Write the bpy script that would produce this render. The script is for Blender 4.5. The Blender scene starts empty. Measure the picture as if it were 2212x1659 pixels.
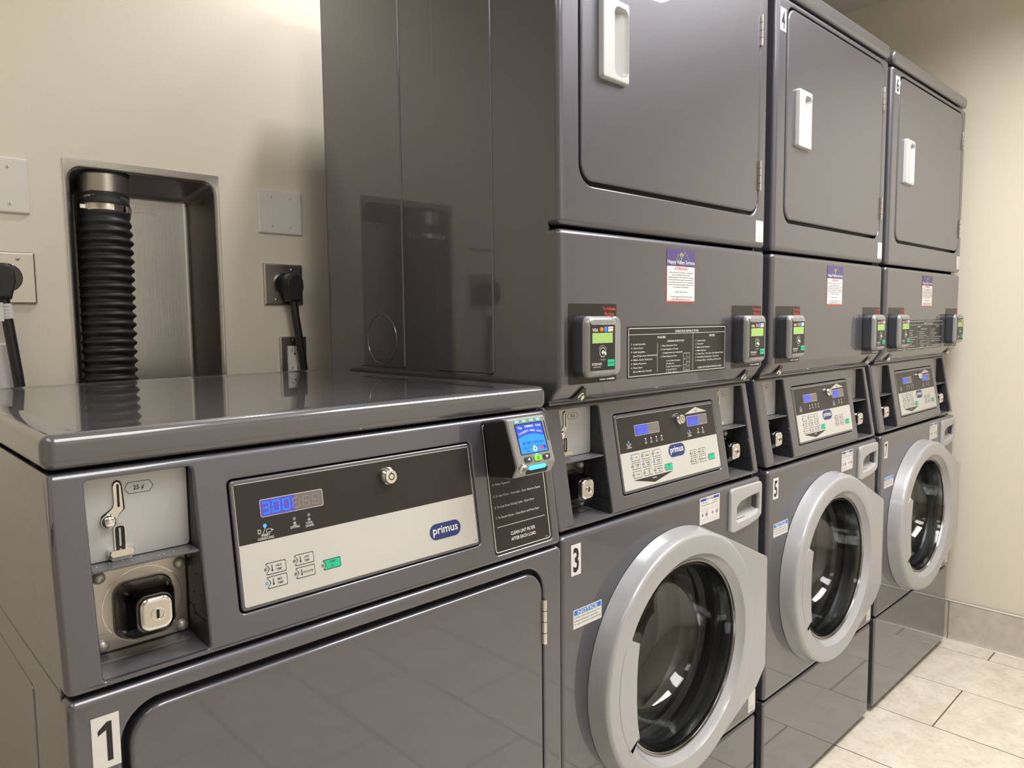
import bpy, bmesh, math, random
from mathutils import Vector, Matrix
from mathutils.geometry import tessellate_polygon
random.seed(7)
PI = math.pi
S = bpy.context.scene
COL = S.collection

# ------------------------------------------------------------------ camera
F_PX, CAM = 1586.09, Vector((-0.8768, -0.8051, 1.2326))
YAW, PITCH, ROLL = 0.7628, -0.0861, -0.0108
fw = Vector((math.sin(YAW)*math.cos(PITCH), math.cos(YAW)*math.cos(PITCH), math.sin(PITCH)))
rt = Vector((math.cos(YAW), -math.sin(YAW), 0)); up = rt.cross(fw)
r2 = rt*math.cos(ROLL)+up*math.sin(ROLL); u2 = -rt*math.sin(ROLL)+up*math.cos(ROLL)
cd = bpy.data.cameras.new('camera'); cam = bpy.data.objects.new('camera', cd); COL.objects.link(cam)
cd.sensor_fit = 'HORIZONTAL'; cd.sensor_width = 36; cd.lens = 36*F_PX/2212; cd.clip_start = 0.01
m3 = Matrix((r2, u2, -fw)).transposed()
cam.matrix_world = Matrix.Translation(CAM) @ m3.to_4x4()
S.camera = cam
# ------------------------------------------------------------------ world, lights, exposure
w = bpy.data.worlds.new('world'); S.world = w; w.use_nodes = True
w.node_tree.nodes['Background'].inputs[0].default_value = (0.9, 0.87, 0.8, 1)
w.node_tree.nodes['Background'].inputs[1].default_value = 0.1
CEIL = 2.445
def area(name, x0, x1, y0, y1, z, power, col=(1, 0.980, 0.950)):
    l = bpy.data.lights.new(name, 'AREA'); l.shape = 'RECTANGLE'; l.size = x1-x0; l.size_y = y1-y0; l.energy = power; l.color = col; l.spread = math.radians(160)
    o = bpy.data.objects.new(name, l); COL.objects.link(o); o.location = ((x0+x1)/2, (y0+y1)/2, z); return o
LAMPS = [(.085, .175, .485, .575, 6.4, 'small square recessed ceiling light close to the back wall'), (.36, 1.58, -.915, -.305, 39.0, 'long recessed ceiling light panel nearest the right wall'),
         (-1.75, -1.14, -.915, .305, 5.5, 'long recessed ceiling light panel left of the camera'),
         (-.62, -.01, -1.75, -.53, 16.0, 'long unseen fill light panel added above the camera')]  # last entry is an added fill panel that brightens the left-hand machine fronts
for _x0, _x1, _y0, _y1, _p, _l in LAMPS: area('ceiling_lamp', _x0+.01, _x1-.01, _y0+.01, _y1-.01, CEIL-.004, _p)
S.view_settings.view_transform = 'Standard'; S.view_settings.look = 'None'
S.view_settings.exposure = 0.12; S.view_settings.gamma = 1; S.view_settings.use_curve_mapping = False

# ------------------------------------------------------------------ materials
MATS = {}
def mat(name, col, rough=.5, metal=0, coat=0, coat_rough=.04, emit=None, es=1, spec=.5, trans=0, ior=1.45, noise=None, bump=None, aniso=0):
    m = bpy.data.materials.new(name); m.use_nodes = True; MATS[name] = m
    nt = m.node_tree; b = nt.nodes['Principled BSDF']
    b.inputs['Base Color'].default_value = (*col, 1); b.inputs['Roughness'].default_value = rough
    b.inputs['Metallic'].default_value = metal; b.inputs['Coat Weight'].default_value = coat
    b.inputs['Coat Roughness'].default_value = coat_rough; b.inputs['Specular IOR Level'].default_value = spec
    b.inputs['Transmission Weight'].default_value = trans; b.inputs['IOR'].default_value = ior
    if name.startswith('paint'): b.inputs['Coat IOR'].default_value = 1.65
    if emit: b.inputs['Emission Color'].default_value = (*emit, 1); b.inputs['Emission Strength'].default_value = es
    tc = nt.nodes.new('ShaderNodeTexCoord')
    if noise:
        sc, amt, col2 = noise
        n = nt.nodes.new('ShaderNodeTexNoise'); n.inputs['Scale'].default_value = sc; n.inputs['Detail'].default_value = 6
        nt.links.new(tc.outputs['Object'], n.inputs['Vector'])
        mx = nt.nodes.new('ShaderNodeMix'); mx.data_type = 'RGBA'; mx.inputs[6].default_value = (*col, 1); mx.inputs[7].default_value = (*col2, 1)
        mr = nt.nodes.new('ShaderNodeMapRange'); mr.inputs[1].default_value = .5-amt; mr.inputs[2].default_value = .5+amt
        nt.links.new(n.outputs['Fac'], mr.inputs[0]); nt.links.new(mr.outputs[0], mx.inputs[0]); nt.links.new(mx.outputs[2], b.inputs['Base Color'])
    if bump:
        sc, st = bump[:2]
        n = nt.nodes.new('ShaderNodeTexNoise'); n.inputs['Scale'].default_value = sc; n.inputs['Detail'].default_value = 3
        mp = nt.nodes.new('ShaderNodeMapping'); nt.links.new(tc.outputs['Object'], mp.inputs['Vector'])
        if len(bump) > 2: mp.inputs['Scale'].default_value = bump[2]
        nt.links.new(mp.outputs[0], n.inputs['Vector'])
        bp = nt.nodes.new('ShaderNodeBump'); bp.inputs['Strength'].default_value = st; bp.inputs['Distance'].default_value = .001
        nt.links.new(n.outputs['Fac'], bp.inputs['Height']); nt.links.new(bp.outputs[0], b.inputs['Normal'])
        if coat: nt.links.new(bp.outputs[0], b.inputs['Coat Normal'])
    return m
mat('paint', (.097, .097, .120), .44, .6, 1, .02, noise=(260, .3, (.104, .104, .127)), bump=(330, .016))
mat('paint_lid', (.082, .082, .092), .3, .0, 1, .03, bump=(40, .01))
mat('dark_plastic', (.028, .028, .034), .35, bump=(300, .05))
mat('shelf_plastic', (.10, .10, .11), .35, 0, .4, .15, bump=(220, .08))
mat('black', (.006, .006, .007), .5)
mat('black_gloss', (.012, .012, .013), .12, coat=.5)
mat('black_label', (.018, .0175, .017), .32, noise=(900, .2, (.022, .021, .02)))
mat('silver_label', (.56, .555, .54), .42, .25, noise=(14, .25, (.60, .595, .58)))
mat('chrome', (.80, .78, .76), .07, 1)
mat('dark_chrome', (.10, .10, .11), .09, 1, 1, bump=(25, .03))
mat('bolt_steel', (.60, .59, .55), .42, .6)
mat('steel', (.52, .50, .47), .30, 1, bump=(8, .1, (1, 1, 40)))
mat('bin_steel', (.42, .41, .40), .34, 1, noise=(7, .3, (.50, .49, .47)), bump=(6, .12, (60, 60, 1)))
mat('coin_plate', (.50, .51, .52), .5, .35)
mat('silver_plastic', (.385, .39, .415), .30, .15, .6, .06)
mat('handle_plastic', (.50, .505, .52), .35, .0, .4, .1)
mat('light_plastic', (.40, .40, .405), .4, 0, .2, .15)
mat('reader_shell', (.30, .30, .305), .33, .35, .3)
mat('reader_grey', (.22, .22, .215), .45, .2)
mat('reader_side', (.050, .055, .068), .38, .2)
mat('reader_black', (.017, .017, .018), .35)
mat('white', (.70, .69, .68), .45)
mat('off_white', (.72, .70, .66), .45)
mat('white_print', (.78, .77, .74), .5)
mat('grey_print', (.45, .44, .42), .5)
mat('black_print', (.015, .015, .018), .5)
mat('red_print', (.75, .06, .05), .5)
mat('purple', (.085, .062, .20), .4)
mat('green_line', (.15, .45, .25), .5)
mat('yellow_line', (.85, .62, .12), .5)
mat('blue_print', (.035, .20, .62), .45)
mat('navy_print', (.03, .07, .33), .45)
mat('logo_blue', (.022, .038, .16), .4)
mat('green_button', (.02, .50, .28), .4)
mat('orange', (.9, .28, .02), .5)
mat('card_blue', (.04, .25, .75), .45)
mat('lcd_green', (.30, .48, .14), .3, emit=(.38, .62, .20), es=.12)
mat('led_off', (.20, .20, .20), .4)
mat('led_blue', (.02, .1, .9), .3, emit=(.02, .16, 1), es=3.0)
mat('segment_blue', (0, .02, .7), .3, emit=(.0, .13, 1), es=2.3)
mat('window_blue', (.07, .06, .30), .3, emit=(.11, .08, .75), es=.30)
mat('window_off', (.17, .15, .14), .25)
mat('segment_off', (.28, .255, .24), .5)
mat('led_green', (.1, .9, .5), .3, emit=(.1, 1, .55), es=1.6)
mat('led_cyan', (.1, .6, 1), .3, emit=(.02, .45, 1), es=3.0)
mat('screen_blue', (.02, .15, .7), .2, emit=(.03, .24, 1), es=.85)
mat('screen_deep', (.02, .05, .5), .2, emit=(.035, .075, .75), es=.75)
mat('screen_text', (.01, .03, .3), .3, emit=(.0, .04, .40), es=.5)
mat('screen_white', (.8, .85, 1), .3, emit=(.55, .68, 1), es=.9)
mat('lime', (.22, .70, .06), .35, emit=(.2, .8, .05), es=.15)
mat('rubber', (.014, .014, .015), .5, noise=(60, .3, (.022, .021, .02)), bump=(120, .5))
mat('gasket', (.02, .02, .022), .3)
mat('shaded_drum_steel', (.06, .06, .063), .3, 1)  # steel with the dimness of the drum interior put into its colour
mat('door_trim', (.40, .40, .41), .16, 1)
mat('glass', (.92, .95, .95), 0, trans=1, ior=1.5)
mat('wall_paint', (.725, .675, .575), .5, bump=(170, .16), noise=(2.2, .4, (.74, .69, .59)))
mat('ceiling_paint', (.75, .73, .68), .8, bump=(90, .3))
mat('diffuser', (.9, .9, .9), .4)
mat('grout', (.15, .115, .08), .85)
mat('base_tile', (.50, .455, .39), .3, noise=(30, .22, (.60, .555, .485)))
mat('trim_metal', (.78, .74, .68), .35, .2)
# floor tile: cloudy beige stone print
m = mat('tile', (.55, .51, .44), .22, spec=.45)
nt = m.node_tree; b = nt.nodes['Principled BSDF']
tc = nt.nodes.new('ShaderNodeTexCoord'); oi = nt.nodes.new('ShaderNodeObjectInfo')
ad = nt.nodes.new('ShaderNodeVectorMath'); ad.operation = 'MULTIPLY_ADD'
nt.links.new(oi.outputs['Random'], ad.inputs[0]); ad.inputs[1].default_value = (9, 7, 5); nt.links.new(tc.outputs['Object'], ad.inputs[2])
n1 = nt.nodes.new('ShaderNodeTexNoise'); n1.inputs['Scale'].default_value = 9; n1.inputs['Detail'].default_value = 9; n1.inputs['Roughness'].default_value = .68; n1.inputs['Distortion'].default_value = .6
n2 = nt.nodes.new('ShaderNodeTexNoise'); n2.inputs['Scale'].default_value = 70; n2.inputs['Detail'].default_value = 4
nt.links.new(ad.outputs[0], n1.inputs['Vector']); nt.links.new(ad.outputs[0], n2.inputs['Vector'])
cr = nt.nodes.new('ShaderNodeValToRGB'); e = cr.color_ramp.elements
e[0].position = .33; e[0].color = (.63, .565, .475, 1); e[1].position = .66; e[1].color = (.80, .75, .66, 1)
ne = e.new(.48); ne.color = (.71, .655, .565, 1)
nt.links.new(n1.outputs['Fac'], cr.inputs[0])
c2 = nt.nodes.new('ShaderNodeValToRGB'); e = c2.color_ramp.elements; e[0].position = .30; e[0].color = (.88, .865, .84, 1); e[1].position = .5; e[1].color = (1, 1, 1, 1)
nt.links.new(n2.outputs['Fac'], c2.inputs[0])
mx = nt.nodes.new('ShaderNodeMix'); mx.data_type = 'RGBA'; mx.blend_type = 'MULTIPLY'; mx.inputs[0].default_value = .8
nt.links.new(cr.outputs[0], mx.inputs[6]); nt.links.new(c2.outputs[0], mx.inputs[7]); nt.links.new(mx.outputs[2], b.inputs['Base Color'])

# ------------------------------------------------------------------ geometry helpers
ID = lambda u, v, w: (u, v, w)
def front(y0=0., k=0., zr=.875): return lambda u, v, w: (u, y0+k*(v-zr)-w, v)
class G:
    def __init__(s): s.v = []; s.f = []; s.m = []; s.names = []
    def mi(s, name):
        if name not in s.names: s.names.append(name)
        return s.names.index(name)
    def add(s, vs, fs, name):
        o = len(s.v); i = s.mi(name); s.v += [tuple(p) for p in vs]
        for f in fs: s.f.append([o+a for a in f]); s.m.append(i)
    def loft(s, loops, name, cap0=False, cap1=False, closed=True):
        n = len(loops[0]); vs = [p for L in loops for p in L]; fs = []
        for a in range(len(loops)-1):
            for i in range(n if closed else n-1):
                j = (i+1) % n; fs.append([a*n+i, a*n+j, (a+1)*n+j, (a+1)*n+i])
        if cap0: fs.append(list(range(n))[::-1])
        if cap1: fs.append([(len(loops)-1)*n+i for i in range(n)])
        s.add(vs, fs, name)
    def build(s, name, parent=None, label=None, smooth=True, bend=None, ang=38, weld=True):
        me = bpy.data.meshes.new(name); me.from_pydata(s.v, [], s.f); me.update()
        for nme in s.names: me.materials.append(MATS[nme])
        for p, i in zip(me.polygons, s.m): p.material_index = i
        bm = bmesh.new(); bm.from_mesh(me)
        if weld: bmesh.ops.remove_doubles(bm, verts=bm.verts, dist=2e-6)
        if bend:
            for co, no in bend[0]: bmesh.ops.bisect_plane(bm, geom=bm.verts[:]+bm.edges[:]+bm.faces[:], plane_co=co, plane_no=no)
            for v in bm.verts: v.co = bend[1](v.co)
        bmesh.ops.recalc_face_normals(bm, faces=bm.faces)
        bm.to_mesh(me); bm.free()
        o = bpy.data.objects.new(name, me); COL.objects.link(o)
        if smooth:
            me.shade_smooth(); me.set_sharp_from_angle(angle=math.radians(ang))
            md = o.modifiers.new('wn', 'WEIGHTED_NORMAL'); md.keep_sharp = True; md.weight = 90
        if parent: o.parent = parent
        if label: o['label'] = label
        return o
def rr(x0, x1, z0, z1, R=.003, n=5, d=0):
    """rounded rectangle loop, inset by d"""
    x0 += d; x1 -= d; z0 += d; z1 -= d; R = max(R-d, .0001); R = min(R, (x1-x0)/2-1e-5, (z1-z0)/2-1e-5)
    P = []
    for cx, cz, a in ((x1-R, z0+R, -PI/2), (x1-R, z1-R, 0), (x0+R, z1-R, PI/2), (x0+R, z0+R, PI)):
        for i in range(n+1):
            t = a+PI/2*i/n; P.append((cx+R*math.cos(t), cz+R*math.sin(t)))
    return P
def ell(cx, cz, rx, rz, n=64):
    return [(cx+rx*math.cos(2*PI*i/n), cz+rz*math.sin(2*PI*i/n)) for i in range(n)]
def mp(L, w, M): return [M(u, v, w) for u, v in L]
def arcs(r, seg=3): return [(r*(1-math.sin(PI/2*i/seg)), r*(1-math.cos(PI/2*i/seg))) for i in range(seg+1)]
def panel(g, spec, M, name, holes=(), wf=0., wb=-.025, r=.004, hr=None, hwb=None, n=5, seg=3, back=False):
    """plate seen from the front with rounded edges and holes; spec=(x0,x1,z0,z1,R)"""
    hr = r if hr is None else hr; hwb = wb if hwb is None else hwb
    prof = arcs(r, seg)[::-1]           # (inset, drop)
    loops = [mp(rr(*spec, n=n), wb, M)]
    for ins, dr in [(r-a, b) for a, b in [(r*math.cos(PI/2*i/seg), r*(1-math.sin(PI/2*i/seg))) for i in range(seg+1)]]:
        loops.append(mp(rr(*spec, n=n, d=ins), wf-dr, M))
    g.loft(loops, name, cap0=back)
    polys = [rr(*spec, n=n, d=r)]
    for h in holes:
        loops = [mp(rr(*h, n=n), hwb, M)]
        for i in range(seg+1):
            a = hr*math.cos(PI/2*i/seg); dr = hr*(1-math.sin(PI/2*i/seg))
            loops.append(mp(rr(*h, n=n, d=-(hr-a)), wf-dr, M))
        g.loft(loops, name)
        polys.append(rr(*h, n=n, d=-hr))
    if holes:
        tri = tessellate_polygon([[Vector((a, b, 0)) for a, b in P] for P in polys])
        flat = [q for P in polys for q in P]
        g.add([M(a, b, wf) for a, b in flat], [list(t) for t in tri], name)
    else:
        g.add(mp(polys[0], wf, M), [list(range(len(polys[0])))], name)
def flat(g, L, w, M, name): g.add(mp(L, w, M), [list(range(len(L)))], name)
def rect(g, x0, x1, z0, z1, w, M, name): flat(g, [(x0, z0), (x1, z0), (x1, z1), (x0, z1)], w, M, name)
def ringline(g, L1, L2, w, M, name): g.loft([mp(L1, w, M), mp(L2, w, M)], name)
def frame(g, x0, x1, z0, z1, t, w, M, name, R=.002, n=3): ringline(g, rr(x0, x1, z0, z1, R, n), rr(x0, x1, z0, z1, R, n, d=t), w, M, name)
def slab(g, L, w0, w1, M, name, r=0.):
    """extruded polygon, cap at w1"""
    if r:
        c = (sum(p[0] for p in L)/len(L), sum(p[1] for p in L)/len(L))
        sz = max(max(abs(p[0]-c[0]), abs(p[1]-c[1])) for p in L)
        sc = lambda k: [(c[0]+(p[0]-c[0])*k, c[1]+(p[1]-c[1])*k) for p in L]
        loops = [mp(L, w0, M)]
        for i in range(4):
            a = r*(1-math.cos(PI/2*i/3)); b_ = r*(1-math.sin(PI/2*i/3)); loops.append(mp(sc(1-a/sz), w1-b_, M))
        g.loft(loops, name, cap1=True)
    else: g.loft([mp(L, w0, M), mp(L, w1, M)], name, cap1=True)
def rbox(g, x0, x1, y0, y1, z0, z1, r, name, R=None, seg=3, n=4):
    R = r if R is None else R; loops = []
    M = lambda u, v, w: (u, w, v)
    for i in range(seg+1): loops.append(mp(rr(x0, x1, z0, z1, R, n, d=r*(1-math.sin(PI/2*i/seg))), y0+r*(1-math.cos(PI/2*i/seg)), M))
    for i in range(seg+1)[::-1]: loops.append(mp(rr(x0, x1, z0, z1, R, n, d=r*(1-math.sin(PI/2*i/seg))), y1-r*(1-math.cos(PI/2*i/seg)), M))
    g.loft(loops, name, cap0=True, cap1=True)
def zbox(g, x0, x1, y0, y1, z0, z1, r, name, R=None, seg=4, n=5, cap=True):
    R = r if R is None else R; loops = []
    M = lambda u, v, w: (u, v, w)
    for i in range(seg+1): loops.append(mp(rr(x0, x1, y0, y1, R, n, d=r*(1-math.sin(PI/2*i/seg))), z0+r*(1-math.cos(PI/2*i/seg)), M))
    for i in range(seg+1)[::-1]: loops.append(mp(rr(x0, x1, y0, y1, R, n, d=r*(1-math.sin(PI/2*i/seg))), z1-r*(1-math.cos(PI/2*i/seg)), M))
    g.loft(loops, name, cap0=True, cap1=cap)
def box(g, x0, x1, y0, y1, z0, z1, name):
    v = [(x, y, z) for z in (z0, z1) for x, y in ((x0, y0), (x1, y0), (x1, y1), (x0, y1))]
    g.add(v, [[0, 3, 2, 1], [4, 5, 6, 7], [0, 1, 5, 4], [1, 2, 6, 5], [2, 3, 7, 6], [3, 0, 4, 7]], name)
def lathe(g, cx, cz, prof, M, name, n=24, sx=1., cap0=False, cap1=True):
    """prof: (radius, w) list, last is the outermost point"""
    g.loft([mp(ell(cx, cz, r*sx, r, n), w, M) for r, w in prof], name, cap0=cap0, cap1=cap1)
def dome(g, cx, cz, r, h, w, M, name, n=16):
    lathe(g, cx, cz, [(r*math.cos(PI/2*i/5)+1e-5, w+h*math.sin(PI/2*i/5)) for i in range(6)], M, name, n)
def tube(g, pts, rad, name, n=12, cap=True, cl=None):
    P = [Vector(p) for p in pts]; loops = []; ref = Vector((0.3, 1, .1)).normalized()
    for i, p in enumerate(P):
        t = (P[min(i+1, len(P)-1)]-P[max(i-1, 0)]).normalized()
        a = t.cross(ref).normalized(); b_ = t.cross(a)
        r = rad[i] if isinstance(rad, (list, tuple)) else rad
        loops.append([p+(a*math.cos(2*PI*k/n)+b_*math.sin(2*PI*k/n))*r for k in range(n)])
    g.loft(loops, name, cap0=cap, cap1=cap)
_TC = {}
def glyphs(body, bold):
    key = (body, bold)
    if key not in _TC:
        c = bpy.data.curves.new('t', 'FONT'); c.body = body; c.size = 1; c.resolution_u = 2; c.offset = bold; c.fill_mode = 'FRONT'
        o = bpy.data.objects.new('t', c); COL.objects.link(o)
        bpy.context.view_layer.update()
        me = bpy.data.meshes.new_from_object(o.evaluated_get(bpy.context.evaluated_depsgraph_get()))
        vs = [(v.co.x, v.co.y) for v in me.vertices]; fs = [list(p.vertices) for p in me.polygons]
        bpy.data.objects.remove(o); bpy.data.curves.remove(c); bpy.data.meshes.remove(me)
        _TC[key] = (vs, fs)
    return _TC[key]
def text(g, body, x, z, h, w, M, name, width=None, al='l', bold=.0, sx=.82, rot=0.):
    """print of cap height h, baseline z, anchored at x"""
    vs, fs = glyphs(body, bold)
    if not vs: return
    x0 = min(v[0] for v in vs); x1 = max(v[0] for v in vs); k = h/.70
    kx = (width/(x1-x0)) if width else k*sx
    W_ = (x1-x0)*kx; ox = x if al == 'l' else (x-W_ if al == 'r' else x-W_/2)
    g.add([M(ox+(a-x0)*kx, z+b_*k, w) for a, b_ in vs], fs, name)
SEG = {'0': 'abcdef', '1': 'bc', '2': 'abged', '3': 'abgcd', '8': 'abcdefg', 'l': 'ef', 'o': 'gcde', 'r': 'ge', '-': 'g', 'b': 'fgcde', 'H': 'fgbce', 'd': 'bgcde', 'A': 'abcefg', ' ': ''}
def seg7(g, ch, x, z, wd, h, w, M, name, t=.0011, only=None):
    on = SEG[ch] if only is None else only
    m_ = z+h/2; sl = .0008
    R = {'a': (x+t, x+wd-t, z+h-t, z+h), 'd': (x+t, x+wd-t, z, z+t), 'g': (x+t, x+wd-t, m_-t/2, m_+t/2),
         'f': (x, x+t, m_+t/2, z+h-t*.5), 'b': (x+wd-t, x+wd, m_+t/2, z+h-t*.5), 'e': (x, x+t, z+t*.5, m_-t/2), 'c': (x+wd-t, x+wd, z+t*.5, m_-t/2)}
    for s_ in on: rect(g, *R[s_], w, M, name)

def thing(name, label, cat, loc=(0, 0, 0), group=None, sx=1.):
    o = bpy.data.objects.new(name, None); COL.objects.link(o); o.location = loc; o.scale = (sx, 1, 1); o.empty_display_size = .1
    o['label'] = label; o['category'] = cat
    if group: o['group'] = group
    return o
def tag(o, label, cat, group=None):
    o['label'] = label; o['category'] = cat
    if group: o['group'] = group
    return o
def kids(o): return [c for c in bpy.data.objects if c.parent == o]
def dup(root, loc, sx, label, skip=()):
    r = root.copy(); COL.objects.link(r); r.location = loc; r.scale = (sx, 1, 1); r['label'] = label
    for ch in kids(root):
        if ch.name.split('.')[0] in skip: continue
        c = ch.copy(); COL.objects.link(c); c.parent = r
        for gg in kids(ch):
            if gg.name.split('.')[0] in skip: continue
            d = gg.copy(); COL.objects.link(d); d.parent = c
    return r
def struct(o): o['kind'] = 'structure'; return o

# ------------------------------------------------------------------ room shell
XR, YB, YF, XL = 2.2149, 0.872, -1.95, -2.6
TX, TY = 1.19, -0.1427
g = G(); MB_ = front(YB)
panel(g, (XL, XR, 0, CEIL, .0001), MB_, 'wall_paint', holes=[(-.486, -.190, 1.012, 1.549, .02)], wb=-.16, r=.0002, seg=1, n=6)
struct(g.build('wall_back', smooth=False))
g = G(); box(g, XR, XR+.1, YF, YB, 0, CEIL, 'wall_paint'); struct(g.build('wall_right', smooth=False))
g = G(); box(g, XL-.1, XL, YF, YB, 0, CEIL, 'wall_paint'); struct(g.build('wall_left', smooth=False))
g = G(); box(g, XL, XR, YF-.1, YF, 0, CEIL, 'wall_paint'); struct(g.build('wall_front', smooth=False))
g = G(); box(g, XL-.1, XR+.1, YF-.1, YB+.16, CEIL, CEIL+.1, 'ceiling_paint'); struct(g.build('ceiling', smooth=False))
g = G(); box(g, XL-.1, XR+.1, YF-.1, YB+.16, -.05, -.0022, 'grout'); floor = struct(g.build('floor', smooth=False))
TL, TW, GAP = .6096, .3048, .0042
def tile_mesh(x0, x1, y0, y1, dz=0):
    g = G(); zbox(g, x0-(x0+x1)/2, x1-(x0+x1)/2, y0-(y0+y1)/2, y1-(y0+y1)/2, -.0024, 0, .0008, 'tile', R=.0012, seg=1, n=1)
    return g
full = None
for k in range(-12, 4):
    xa, xb = TX+TW*k+GAP/2, TX+TW*(k+1)-GAP/2
    if xb < XL: continue
    ph = TY if k % 2 else TY+TL/2
    for j in range(-4, 3):
        ya, yb = ph+TL*j+GAP/2, ph+TL*(j+1)-GAP/2
        X0, X1, Y0, Y1 = max(xa, XL), min(xb, XR-.012), max(ya, YF), min(yb, YB)
        if X1-X0 < .02 or Y1-Y0 < .02: continue
        cut = (X1-X0 < TW-GAP-1e-4) or (Y1-Y0 < TL-GAP-1e-4)
        if not cut and full: o = full.copy(); COL.objects.link(o)
        else:
            o = tile_mesh(X0, X1, Y0, Y1).build('tile', floor, smooth=False)
            if not cut: full = o
        o.location = ((X0+X1)/2, (Y0+Y1)/2, random.uniform(-.0002, .0002))
# tiled cove baseboard on the right wall
BH = .1515
g = G(); box(g, XR-.003, XR-.0005, YF, YB, 0, BH-.002, 'grout'); bb = struct(g.build('baseboard_right', smooth=False))
def base_tile(L):
    g = G()
    prof = [(0.010, .0), (.0102, BH-.006), (.0085, BH-.0015), (.0, BH)]
    prof = [(.020, .0), (.0135, .004), (.0105, .013), (.0100, .03), (.0100, BH-.006), (.0085, BH-.0015), (.002, BH)]
    rows = [[(-a, y, z) for a, z in prof] for y in (-L/2, L/2)]
    g.loft(rows, 'base_tile', closed=False)
    for s_, y in ((0, -L/2), (1, L/2)): g.add([(-a, y, z) for a, z in prof]+[(0, y, BH), (0, y, 0)], [list(range(len(prof)+2))], 'base_tile')
    return g
y = TY+.158-TL*4
first = None
while y < YB-.05:
    y0, y1 = max(y, YF)+.0015, min(y+TL, YB)-.0015
    if first is None or y1-y0 < TL-.01: o = base_tile(y1-y0).build('tile', bb, ang=50)
    else: o = first.copy(); COL.objects.link(o)
    if y1-y0 > TL-.01 and first is None: first = o
    o.location = (XR-.003, (y0+y1)/2, 0); y += TL
g = G(); tube(g, [(XR-.0125, YF, BH), (XR-.0125, YB, BH)], .0028, 'trim_metal', 8); struct(g.build('trim_1'))
g = G(); tube(g, [(XR-.022, YF, .001), (XR-.022, YB, .001)], .003, 'trim_metal', 8); struct(g.build('trim_2'))

# ceiling lights and the added fill panel
for x0, x1, y0, y1, pw, wh_ in LAMPS:
    t = thing('ceiling_light', wh_, 'light', ((x0+x1)/2, (y0+y1)/2, CEIL), 'ceiling lights')
    hx, hy = (x1-x0)/2, (y1-y0)/2
    g = G(); MC = lambda u, v, w: (u, v, -w)
    panel(g, (-hx-.02, hx+.02, -hy-.02, hy+.02, .004), MC, 'white', holes=[(-hx, hx, -hy, hy, .003)], wf=.006, wb=0, r=.0015)
    g.build('frame', t)
    g = G(); rect(g, -hx, hx, -hy, hy, .001, MC, 'diffuser'); g.build('diffuser', t, smooth=False)

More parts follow.
